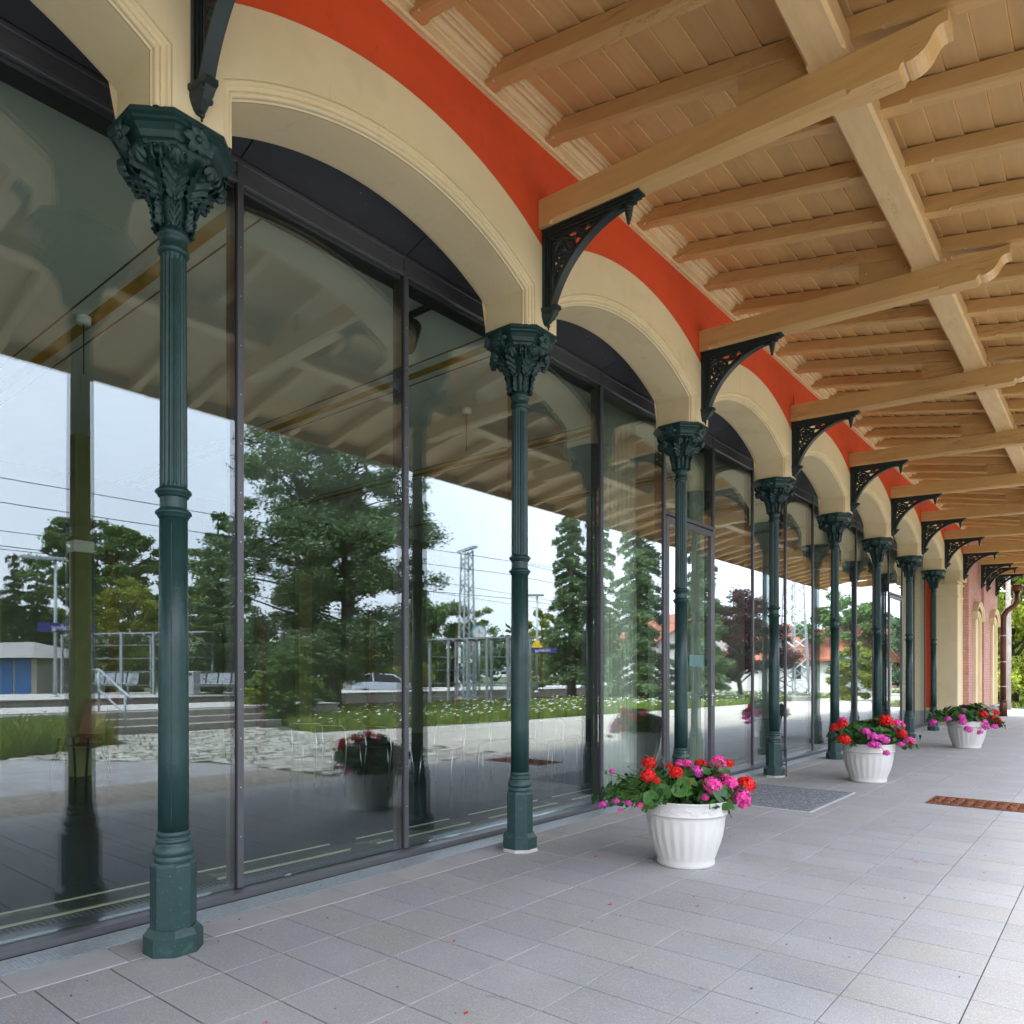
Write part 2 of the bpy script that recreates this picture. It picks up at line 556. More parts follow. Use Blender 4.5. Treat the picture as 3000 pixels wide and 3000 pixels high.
slabs = []
for i in range(len(XE) - 1):
    for j in range(len(YJ) - 1):
        x0, x1, y0, y1 = XE[i], XE[i + 1], YJ[j], YJ[j + 1]
        vis, d = False, 99
        for px in (x0, (x0 + x1) / 2, x1):
            for py in (y0, y1):
                v_, d_ = in_view(px, py)
                if v_:
                    vis = True
                    d = min(d, d_)
        slabs.append((not vis, d if vis else math.hypot(x0 - 3.4, y0 + 1.6), x0, x1, y0, y1))
slabs.sort()
slab_meshes = {}


def slab_mesh(w, h, var):
    key = (round(w, 3), round(h, 3), var)
    if key not in slab_meshes:
        g, c, zt = .0026, .0014, 0.0
        t = [random.uniform(-.0012, .0008) for _ in range(4)]
        b = MB()
        w2, h2 = w / 2 - g, h / 2 - g - .0008
        def ring(i, zz):
            return [(-w2 + i, -h2 + i, zz[0]), (w2 - i, -h2 + i, zz[1]), (w2 - i, h2 - i, zz[2]), (-w2 + i, h2 - i, zz[3])]
        b.loft([ring(0, [-.04] * 4), ring(0, [x - c for x in t]), ring(c, t)], False, True)
        slab_meshes[key] = b.mesh('paving_slab', MAT['slab'])
    return slab_meshes[key]


far = MB()
n_slab = 0
for hid, d, x0, x1, y0, y1 in slabs:
    cxm, cym = (x0 + x1) / 2, (y0 + y1) / 2
    if not hid and n_slab < 292:
        o = link('paving_slab', slab_mesh(x1 - x0, y1 - y0, n_slab % 5), pavement, (cxm, cym, 0))
        if n_slab % 2: o.rotation_euler = (0, 0, pi)
        n_slab += 1
    else:
        g, c = .0028, .0014
        dz = random.uniform(-.001, .0008)
        a, b_, e, f_ = x0 + g, x1 - g, y0 + g, y1 - g
        far.loft([[(a, e, -.04), (b_, e, -.04), (b_, f_, -.04), (a, f_, -.04)], [(a, e, dz - c), (b_, e, dz - c), (b_, f_, dz - c), (a, f_, dz - c)],
                  [(a + c, e + c, dz), (b_ - c, e + c, dz), (b_ - c, f_ - c, dz), (a + c, f_ - c, dz)]], False, True)
tag(far.build('paving_slabs', MAT['slab_far'], pavement), kind='stuff')

# pale edging row with grey infill round each column
def edge_slab(y0, y1, m):
    b = MB()
    g, c = .0022, .0014
    x0, x1 = -.257 + g, 0 - g
    b.loft([[(x0, y0 + g, -.04), (x1, y0 + g, -.04), (x1, y1 - g, -.04), (x0, y1 - g, -.04)], [(x0, y0 + g, .001 - c), (x1, y0 + g, .001 - c), (x1, y1 - g, .001 - c), (x0, y1 - g, .001 - c)],
            [(x0 + c, y0 + g + c, .001), (x1 - c, y0 + g + c, .001), (x1 - c, y1 - g - c, .001), (x0 + c, y1 - g - c, .001)]], False, True)
    return b.mesh('edging_slab', m)


for n in range(-1, 8):
    ya = n * S
    a, b_ = ya + .2, ya + S - .2
    L = (b_ - a) / 5
    for k in range(5):
        link('edging_slab', edge_slab(a + k * L, a + (k + 1) * L, MAT['edging']), pavement)
    link('edging_slab', edge_slab(ya - .2, ya, MAT['slab']), pavement)
    link('edging_slab', edge_slab(ya, ya + .2, MAT['slab']), pavement)
for k in range(12):
    link('edging_slab', edge_slab(21.3 + k * .45, 21.75 + k * .45, MAT['edging']), pavement)

# drain channel in front of the glass
drain = thing('drain_channel', 'galvanised drain grating along the foot of the glass front', 'drain')
d1 = MB().box((-.452, -4.5, -.05), (-.26, 20.6, -.02))
d1.build('channel', MAT['void'], drain)
d2 = MB()
for xx in (-.452, -.264):
    d2.box((xx, -4.5, -.019), (xx + .005, 20.6, .0025))
for yy in [(-4.5 + k * .5) for k in range(51)]:
    d2.box((-.446, yy, -.0149), (-.266, yy + .012, .0015))
d2.build('edge_strip', MAT['zinc'], drain)
d3 = MB()
y = -1.6
while y < 14:
    d3.box((-.446, y, -.012), (-.266, y + .0105, .001))
    y += .016
for k in range(9):
    xx = -.442 + k * .0208
    d3.box((xx, -1.6, -.0125), (xx + .007, 20, .0005))
tag(d3.build('grating', MAT['zinc'], drain), kind='stuff')

# ================================================================== arcade wall
arcade = thing('arcade_wall', 'cream arcade of segmental arches under a red frieze along the platform', 'arcade')


def arc_z(R_, y):
    return CZ + math.sqrt(max(0, R_ * R_ - (y - YC) ** 2))


RO, RF = 2.245, 2.56
PROF = [(0, 0), (0, .010), (.004, .006), (.010, .004), (.016, .006), (.020, .012), (.022, .020), (.040, .022), (.042, .032), (.046, .028), (.053, .026), (.060, .030), (.064, .038), (.064, .052), (.071, .058), (.071, .062)]


def sweep_path(a):
    """jamb, arc and jamb of an opening inset by a: list of (y, z)"""
    Ra = RO - a
    y0, y1 = .12 + a, S - .12 - a
    pts = [(y0, 3.815)]
    n = 34
    t0 = math.atan2(arc_z(Ra, y0) - CZ, y0 - YC)
    t1 = math.atan2(arc_z(Ra, y1) - CZ, y1 - YC)
    for k in range(n + 1):
        t = t0 + (t1 - t0) * k / n
        pts.append((YC + Ra * math.cos(t), CZ + Ra * math.sin(t)))
    pts.append((y1, 3.815))
    return pts


def make_arch():
    b = MB()
    prof = PROF + [(.071, .066), (.071, .395), (.066, .398), (.066, .402), (.058, .408), (.058, .425)]
    rows = []
    for a, dep in prof:
        rows.append([(XF + .008 - dep, y, z) for y, z in sweep_path(a)])
    for i in range(len(rows) - 1):
        n = len(rows[i])
        mi = 1 if i in (15, 17) else 0
        b.add(rows[i] + rows[i + 1], [(k, k + 1, n + k + 1, n + k) for k in range(n - 1)], mi, False)
    return b.mesh('arch', [MAT['cream'], MAT['cream_line']])


def make_spandrel(last=False):
    b = MB()
    ys = [0, .06, .12] + [.12 + (S - .24) * k / 44 for k in range(45)] + [S - .12, S - .06, S]
    lo, hi = [], []
    for i, y in enumerate(ys):
        pier = i <= 2 or i >= len(ys) - 3
        lo.append(3.815 if pier else arc_z(RO, y))
        hi.append(arc_z(RF, y))
    x = XF + .008
    for i in range(len(ys) - 1):
        if abs(ys[i + 1] - ys[i]) < 1e-6: continue
        b.add([(x, ys[i], lo[i]), (x, ys[i + 1], lo[i + 1]), (x, ys[i + 1], hi[i + 1]), (x, ys[i], hi[i]), (XF - .002, ys[i], hi[i] + .004), (XF - .002, ys[i + 1], hi[i + 1] + .004)],
              [(0, 1, 2, 3), (3, 2, 5, 4)])
    return b.mesh('spandrel', MAT['cream'])


def make_frieze():
    b = MB()
    n = 44
    for i in range(n):
        ya, yb = S * i / n, S * (i + 1) / n
        b.add([(XF, ya, arc_z(RF, ya) - .01), (XF, yb, arc_z(RF, yb) - .01), (XF, yb, 5.16), (XF, ya, 5.16)], [(0, 1, 2, 3)])
    return b.mesh('frieze', MAT['red'])


def make_back():
    b = MB()
    ys = [S * k / 48 for k in range(49)]
    for i in range(48):
        def low(y):
            return 3.815 if (y < .178 or y > S - .178) else arc_z(RO - .058, y)
        ya, yb = ys[i], ys[i + 1]
        b.add([(-.187, ya, low(ya)), (-.187, yb, low(yb)), (-.187, yb, 4.60), (-.187, ya, 4.60)], [(0, 1, 2, 3)])
    for ya, yb, yc in ((0, .188, .12), (S, S - .188, S - .12)):
        b.add([(-.187, ya, 3.815), (XF, ya, 3.815), (XF, yc, 3.815), (.172, yb, 3.815), (-.187, yb, 3.815)], [(0, 1, 2, 3, 4)])
    return b.mesh('rear_face', MAT['cream'])


ms = [('arch', make_arch()), ('spandrel', make_spandrel()), ('frieze', make_frieze()), ('rear_face', make_back())]
for n in range(-8, 8):
    for nm, me in ms:
        link(nm, me, arcade, (0, n * S, 0))
# cornice between the rafters, and the masonry core above
def roll(cx_, cz_, r, a0, a1, n=7):
    return [(cx_ + r * math.cos(a0 + (a1 - a0) * k / n), cz_ + r * math.sin(a0 + (a1 - a0) * k / n)) for k in range(n + 1)]


cp = [(.228, 5.150), (.246, 5.150), (.246, 5.160)] + roll(.258, 5.172, .017, R(-150), R(40)) + [(.272, 5.190), (.296, 5.191)] + roll(.300, 5.203, .012, R(-90), R(20)) + [(.312, 5.212)]
cp += roll(.352, 5.200, .036, R(160), R(80), 6) + [(.360, 5.228)] + roll(.372, 5.236, .014, R(-140), R(30)) + [(.388, 5.246)] + roll(.402, 5.252, .014, R(-140), R(30)) + [(.43, 5.262), (.43, 5.42), (.228, 5.42)]
MB().prism(cp, 'y', -8 * S, 26.9).build('cornice', MAT['cornice'], arcade)
MB().box((-.18, -8 * S, 4.62), (XF - .004, 20.9, 5.6)).build('wall_core', MAT['cream'], arcade)

# ================================================================== glass front
facade = thing('glass_facade', 'tall grey framed glass front behind the iron columns', 'glass front', (0, 0, 0))
MUL = [S / 4 + S / 2 * k for k in range(-6, 16)]
GT = 4.208
mul_me = MB().bbox((XM - .035, -.0195, .05), (XM + .002, .0195, GT + .15), .003, 0).box((XM - .036, -.0245, .05), (XM - .014, .0245, GT + .1), 1).box((XM - .12, -.024, .02), (XM - .037, .024, GT + .3), 2).mesh('mullion', [MAT['frame'], MAT['gasket'], M('brown_inner_mullion', (.07, .055, .05), .6)])
for y in MUL:
    mo = link('mullion', mul_me, facade, (0, y, 0))
    if -1 < y < 8:
        sc_ = MB()
        for k in range(13):
            z = .35 + k * .29
            sc_.box((XM, -.003, z), (XM + .004, .003, z + .006))
        tag(sc_.build('screws', MAT['steel'], mo), kind='stuff')
sill = MB().prism([(-.60, 0), (-.474, 0), (-.474, .034), (-.477, .037), (XM + .004, .044), (-.60, .044)], 'y', MUL[0], MUL[-1] + .02)
sill.build('sill', MAT['frame'], facade)
MB().box((-.75, MUL[0], -.02), (-.601, MUL[-1], .03)).build('inner_sill', MAT['gasket'], facade)
hd = MB().bbox((XM - .04, MUL[0], GT + .002), (XM + .0, MUL[-1] + .02, GT + .034), .003).box((XM - .04, MUL[0], GT + .034), (XM - .012, MUL[-1] + .02, GT + .120)).bbox((XM - .04, MUL[0], GT + .120), (XM, MUL[-1] + .02, GT + .150), .003)
hd.box((XM - .18, MUL[0], GT - .02), (XM - .041, MUL[-1] + .02, GT + .32))
hd.build('head_rail', MAT['frame'], facade)
for i in range(len(MUL) - 1):
    ya, yb = MUL[i] + .004, MUL[i + 1] - .004
    xs = XM + .002
    b = MB().add([(xs, ya, GT + .152), (xs, yb, GT + .152), (-.186, yb, 4.475), (-.186, ya, 4.475), (xs, ya, GT + .172), (xs, yb, GT + .172), (-.186, yb, 4.50), (-.186, ya, 4.50)],
                 [(0, 1, 2, 3), (4, 5, 6, 7), (0, 3, 7, 4), (1, 2, 6, 5), (0, 1, 5, 4), (3, 2, 6, 7)])
    p = b.build('soffit_panel', MAT['soffit'], facade)
    s = MB()
    for t, w in ((.12, .72), (.55, .62), (.61, .5), (.9, .35)):
        yy = ya + (yb - ya) * t
        xx = xs + (-.186 - xs) * w
        zz = GT + .152 + (4.475 - GT - .152) * w
        s.box((xx - .003, yy - .003, zz - .004), (xx + .003, yy + .003, zz + .001))
    tag(s.build('screws', MAT['steel'], p), kind='stuff')
DOORS = (S / 4 + 4 * S / 2, S / 4 + 12 * S / 2)


def pane_box(ya, yb, za, zb, name, parent):
    return MB().box((XG - .022, ya, za), (XG + .005, yb, zb)).build(name, MAT['glass'], parent)


for i in range(len(MUL) - 1):
    ya, yb = MUL[i] + .0205, MUL[i + 1] - .0205
    if any(abs(MUL[i] - d) < .1 for d in DOORS):
        MB().bbox((XM - .04, ya - .002, 3.155), (XM + .003, yb + .002, 3.20), .003).build('transom', MAT['frame'], facade)
        pane_box(ya, yb, 3.195, GT + .004, 'pane', facade)
        dr = MB()
        za, zb = .015, 3.14
        y0, y1 = ya + .006, yb - .006
        fw = .075
        D0, D1 = XM - .05, XM + .006
        dr.bbox((D0, y0, za), (D1, y0 + fw, zb), .004).bbox((D0, y1 - fw, za), (D1, y1, zb), .004)
        dr.bbox((D0 + .001, y0 + fw - .001, zb - fw), (D1 - .001, y1 - fw + .001, zb - .001), .004).bbox((D0 + .001, y0 + fw - .001, za), (D1 - .001, y1 - fw + .001, za + .13), .004)
        door = dr.build('door', MAT['frame'], facade)
        MB().box((XG - .02, y0 + fw - .01, za + .12), (XG + .004, y1 - fw + .01, zb - fw + .01)).build('door_pane', MAT['glass'], door)
        yh = y1 - fw / 2
        for sgn in (1, -1):
            h = MB()
            xo = D1 if sgn > 0 else D0
            h.tube([(xo, yh, 1.055), (xo + sgn * .05, yh, 1.055)], .009, 10)
            h.tube([(xo + sgn * .05, yh + .008, 1.055), (xo + sgn * .05, yh - .13, 1.055)], .009, 10)
            h.box((xo + (0 if sgn > 0 else -.006), yh - .017, 1.02), (xo + (.006 if sgn > 0 else 0), yh + .017, 1.09))
            h.box((xo + (0 if sgn > 0 else -.006), yh - .015, .93), (xo + (.006 if sgn > 0 else 0), yh + .015, 1.0))
            h.box((xo - .002, yh - .012, .99), (xo + .002, yh + .012, 1.03))
            h.build('door_handle', MAT['steel'], door)
    else:
        pane_box(ya, yb, .048, GT + .004, 'pane', facade)
tag(MB().box((XG + .0055, 6.55, 1.42), (XG + .007, 6.93, 1.56), 0).build('sticker', M('teal_sticker', (.08, .17, .165), .5)), 'teal notice sticker on the glass of the nearer door', 'sticker')

# ================================================================== iron columns
def oct_ring(hw, ch, z):
    return [(hw, -ch, z), (hw, ch, z), (ch, hw, z), (-ch, hw, z), (-hw, ch, z), (-hw, -ch, z), (-ch, -hw, z), (ch, -hw, z)]


def oct_loft(b, st, mi=0):
    return b.loft([oct_ring(h, c, z) for h, c, z in st], True, True, mi)


m_plinth = oct_loft(MB(), [(.121, .052, .0), (.121, .052, .086), (.117, .050, .092), (.099, .042, .117)]).mesh('plinth', MAT['iron_base'])
m_pedestal = oct_loft(MB(), [(.0965, .034, .116), (.0965, .034, .408), (.093, .033, .416), (.086, .034, .424)]).mesh('pedestal', MAT['iron_base'])
m_basemould = MB().lathe([(.083, .420), (.086, .424), (.086, .448), (.082, .452), (.084, .456), (.090, .466), (.091, .474), (.088, .486), (.078, .506), (.073, .512), (.075, .515), (.079, .520), (.079, .530), (.075, .535), (.070, .538), (.0715, .543), (.0745, .546), (.0745, .562), (.071, .567), (.068, .569)], 32).mesh('base_moulding', MAT['iron_base'])
m_shaft = MB().lathe([(.0685, .566), (.0675, .9), (.0655, 1.4), (.0625, 2.06)], 28).tube([((.0672 - .0042 * k / 30) * math.cos(-.6), (.0672 - .0042 * k / 30) * math.sin(-.6) + .0006 * math.sin(k * 2.7), .57 + 1.48 * k / 30) for k in range(31)], [.0016 + .0009 * (k % 3) for k in range(31)], 5, 1).mesh('shaft', [MAT['iron'], MAT['gasket']])
m_ring = MB().lathe([(.060, -.026), (.066, -.024), (.071, -.016), (.0735, -.008), (.080, -.004), (.0815, .003), (.078, .010), (.070, .014), (.066, .020), (.060, .024)], 30).mesh('ring', MAT['iron'])
m_neck = MB().lathe([(.0605, 2.06), (.0605, 2.165)], 26, cap0=False, cap1=False).mesh('neck', MAT['iron'])


def fluted():
    b = MB()
    nf, sub = 18, 6
    zs = [2.185, 2.20, 2.215, 2.6, 3.0, 3.265, 3.285, 3.30]
    dep = [0, .4, 1, 1, 1, 1, .4, 0]
    rings = []
    for z, dd in zip(zs, dep):
        r0 = .0605 - .0045 * (z - 2.185) / 1.1
        ring = []
        for k in range(nf * sub):
            t = (k % sub) / sub
            fl = max(0, math.sin(pi * (t * 1.25 - .125))) if .1 < t < .9 else 0
            r = r0 + .0012 - .0065 * fl * dd
            a = 2 * pi * k / (nf * sub)
            ring.append((r * math.cos(a), r * math.sin(a), z))
        rings.append(ring)
    return b.loft(rings, True, True, 0, False).mesh('fluted_shaft', MAT['iron'])


m_fluted = fluted()


def capital_mesh():
    b = MB()
    b.lathe([(.056, 3.295), (.064, 3.298), (.0705, 3.306), (.0705, 3.318), (.066, 3.327), (.061, 3.332), (.060, 3.365), (.063, 3.372), (.0705, 3.378), (.072, 3.388), (.068, 3.398), (.063, 3.404), (.066, 3.42), (.071, 3.46), (.075, 3.50), (.080, 3.54), (.094, 3.585), (.120, 3.63), (.155, 3.672), (.190, 3.705), (.20, 3.73)], 32)
    return b.mesh('capital', MAT['iron'])


def leaf_sheet(n, m, pf, wf, name, ribs=5, lobes=5, thick=.006):
    """acanthus-like leaf: pf(t)->(radius, z) spine, wf(t)->half width; scalloped rim and raised ribs, given thickness"""
    top, bot = [], []
    for i in range(n + 1):
        t = i / n
        r, z = pf(t)
        w = wf(t) * (1 + .34 * abs(math.sin(lobes * pi * t)) - .17)
        r2, z2 = pf(min(1, t + .02)); r1, z1 = pf(max(0, t - .02))
        tx, tz = r2 - r1, z2 - z1
        L = math.hypot(tx, tz) or 1
        nx, nz = tz / L, -tx / L
        ra, rb = [], []
        for j in range(m + 1):
            s = -1 + 2 * j / m
            bulge = .006 + .016 * s * s - .007 * math.exp(-(s / .14) ** 2) + .0065 * math.cos(2 * pi * (lobes * t - 1.3 * abs(s)))
            px, pz = r + nx * bulge, z + nz * bulge
            ra.append((px, s * w, pz)); rb.append((px - nx * thick, s * w, pz - nz * thick))
        top.append(ra); bot.append(rb)
    b = MB()
    for rows, flip in ((top, 0), (bot, 1)):
        vs = [p for r_ in rows for p in r_]
        fs = [(i * (m + 1) + j, i * (m + 1) + j + 1, (i + 1) * (m + 1) + j + 1, (i + 1) * (m + 1) + j) for i in range(n) for j in range(m)]
        b.add(vs, fs, 0, True)
    for side in (0, m):
        vs = [r_[side] for r_ in top] + [r_[side] for r_ in bot]
        b.add(vs, [(i, i + 1, n + 2 + i, n + 1 + i) for i in range(n)])
    return b.mesh(name, MAT['iron'])


def big_pf(t):
    # follows the bell, then rolls over at the tip
    if t < .72:
        s = t / .72
        return .084 + .122 * s ** 1.8, 3.515 + .160 * s ** .85
    a = (t - .72) / .28 * 1.35 * pi
    return .206 + .026 * math.sin(a) + .004, 3.675 - .026 * (1 - math.cos(a)) + .014 * math.sin(a)


def small_pf(t):
    if t < .75:
        s = t / .75
        return .069 + .012 * s, 3.41 + .108 * s
    a = (t - .75) / .25 * 1.2 * pi
    return .081 + .016 * (1 - math.cos(a)) * .9, 3.518 + .014 * math.sin(a)


m_big = leaf_sheet(30, 14, big_pf, lambda t: .016 + .034 * math.sin(pi * min(1, t * .85 + .10)), 'leaf', 6, 6)
m_small = leaf_sheet(14, 8, small_pf, lambda t: .024 * (1 - .35 * t), 'small_leaf', 3, 4)


def volute_mesh():
    b = MB()
    for sg in (1, -1):
        path, rad = [], []
        for k in range(34):
            a = k / 33 * 3.2 * pi
            r = .040 * (1 - k / 40)
            path.append((.200 + r * math.cos(a + 1.8) * .75, sg * (.016 + .008 * k / 33), 3.665 + r * math.sin(a + 1.8)))
            rad.append(.010 - .005 * k / 33)
        b.tube(path, rad, 6)
    b.ball((.200, 0, 3.665), .015, 8, 6, 0, (.9, 1.9, 1))
    b.tube([(.088, 0, 3.545), (.12, 0, 3.60), (.165, 0, 3.645), (.19, 0, 3.70)], [.009, .012, .012, .008], 6)
    return b.mesh('volute', MAT['iron'])


def flower_mesh():
    b = MB()
    for k in range(6):
        a = 2 * pi * k / 6
        d = (math.cos(a), math.sin(a))
        t = (-math.sin(a), math.cos(a))
        vs = []
        for s, w, h in ((.006, .006, .012), (.020, .013, .016), (.033, .010, .012), (.042, .0, .004)):
            vs += [(h, d[0] * s + t[0] * w, d[1] * s + t[1] * w), (h + .003, d[0] * s, d[1] * s), (h, d[0] * s - t[0] * w, d[1] * s - t[1] * w)]
        fs = []
        for i in range(3):
            for j in range(2):
                fs.append((i * 3 + j, i * 3 + j + 1, i * 3 + j + 4, i * 3 + j + 3))
        b.add(vs, fs, 0, True)
    b.ball((.014, 0, 0), .011, 8, 6)
    return b.mesh('flower', MAT['iron'])


m_cap, m_vol, m_flow = capital_mesh(), volute_mesh(), flower_mesh()
m_abacus = oct_loft(MB(), [(.178, .085, 3.705), (.182, .086, 3.722), (.192, .090, 3.728), (.205, .093, 3.752), (.226, .100, 3.772), (.240, .108, 3.778), (.240, .110, 3.790), (.254, .118, 3.796), (.254, .118, 3.814), (.251, .117, 3.820)]).mesh('abacus', MAT['iron'])

COL_LABEL = ['green fluted iron column nearest the camera, beside the leftmost glass pane', 'green iron column second along the row, just before the nearest flower pot',
             'green iron column behind the nearest flower pot, at the first glass door', 'green iron column with a bolt rod at its foot, beyond the grey doormat',
             'green iron column rising just left of the second flower pot', 'green iron column half hidden behind the second flower pot',
             'green iron column beside the farther glass door, before the small black stop', 'green iron column farthest along the row, by the cream end pier']


def column(n):
    lab = COL_LABEL[n] if 0 <= n < 8 else 'green iron column standing behind the camera'
    t = thing('iron_column', lab, 'column', (0, n * S, 0), 0, 'cast iron columns along the glass front')
    link('plinth', m_plinth, t); link('pedestal', m_pedestal, t); link('base_moulding', m_basemould, t)
    link('shaft', m_shaft, t); link('ring', m_ring, t, (0, 0, 2.072)); link('neck', m_neck, t); link('ring', m_ring, t, (0, 0, 2.172))
    link('fluted_shaft', m_fluted, t)
    c = link('capital', m_cap, t)
    for k in range(8):
        a = 2 * pi * (k + .5) / 8
        link('leaf', m_big, c, None, (0, 0, a))
        link('small_leaf', m_small, c, None, (0, 0, a))
    for k in range(4):
        link('volute', m_vol, c, None, (0, 0, pi / 4 + k * pi / 2))
        a = k * pi / 2
        fo = link('flower', m_flow, c, (math.cos(a) * .222, math.sin(a) * .222, 3.752), (0, .35, a)); fo.scale = (1.6, 1.6, 1.6)
    link('abacus', m_abacus, t)
    return t


columns = [column(n) for n in range(0, 8)]
# worn concrete feet under some columns
for n in (1, 3):
    b = oct_loft(MB(), [(.128, .055, -.005), (.124, .053, .022)])
    tag(b.build('footing', MAT['concrete'], None, (0, n * S, 0)), ['', 'pale concrete footing under the second iron column', '', 'pale concrete footing under the column beyond the doormat'][n], 'footing', 'column footings')
    columns[n].location.z = .02
    columns[n].scale = (1, 1, .995)

# bolt rod and cable on the fourth column
rod = MB().tube([(.135, .06, .0), (.135, .06, .36)], .007, 8).box((.09, .048, .33), (.14, .072, .35)).box((.09, .048, .15), (.14, .072, .165)).ball((.135, .06, .19), .013)
tag(rod.build('bolt_rod', MAT['iron'], None, (0, 3 * S, 0)), 'thin upright bolt rod fixed to a column foot', 'bolt')
cab = MB().tube([(.17, .06, 4.9), (.172, .07, 4.3), (.17, .075, 3.88), (.255, .08, 3.80), (.16, .08, 3.62), (.085, .05, 3.50), (.075, .04, 3.2)], .004, 6)
tag(cab.build('cable', MAT['gasket'], None, (.06, 3 * S, 0)), 'thin loose cable running down over a column capital', 'cable')
tag(MB().lathe([(.012, 0), (.012, .05), (.026, .055), (.026, .085), (.02, .09)], 12).build('door_stop', MAT['black'], None, (.271, 15.41, 0)), 'small black stop post standing on the paving by the farther columns', 'door stop')

# ================================================================== iron brackets under the canopy beams
def spiral(cx_, cz_, r0, a0, turns, n=22, sg=1, shrink=.88):
    return [(cx_ + r0 * (1 - shrink * k / n) * math.cos(a0 + sg * 2 * pi * turns * k / n), 0, cz_ + r0 * (1 - shrink * k / n) * math.sin(a0 + sg * 2 * pi * turns * k / n)) for k in range(n + 1)]


def arc_pts(off=0.0, n=20):
    # soffit curve of the bracket: circle through three measured points (local x from the wall, z absolute)
    P = [Vector((.075, 3.965)), Vector((.315, 4.305)), Vector((.695, 4.452))]
    ax, ay = P[0]; bx, by = P[1]; cx_, cy_ = P[2]
    D = 2 * (ax * (by - cy_) + bx * (cy_ - ay) + cx_ * (ay - by))
    ux = ((ax * ax + ay * ay) * (by - cy_) + (bx * bx + by * by) * (cy_ - ay) + (cx_ * cx_ + cy_ * cy_) * (ay - by)) / D
    uy = ((ax * ax + ay * ay) * (cx_ - bx) + (bx * bx + by * by) * (ax - cx_) + (cx_ * cx_ + cy_ * cy_) * (bx - ax)) / D
    r = math.hypot(ax - ux, ay - uy) + off
    a0 = math.atan2(ay - uy, ax - ux); a1 = math.atan2(cy_ - uy, cx_ - ux)
    if a0 < 0: a0 += 2 * pi
    if a1 < 0: a1 += 2 * pi
    return [(ux + r * math.cos(a0 + (a1 - a0) * k / n), uy + r * math.sin(a0 + (a1 - a0) * k / n)) for k in range(n + 1)]


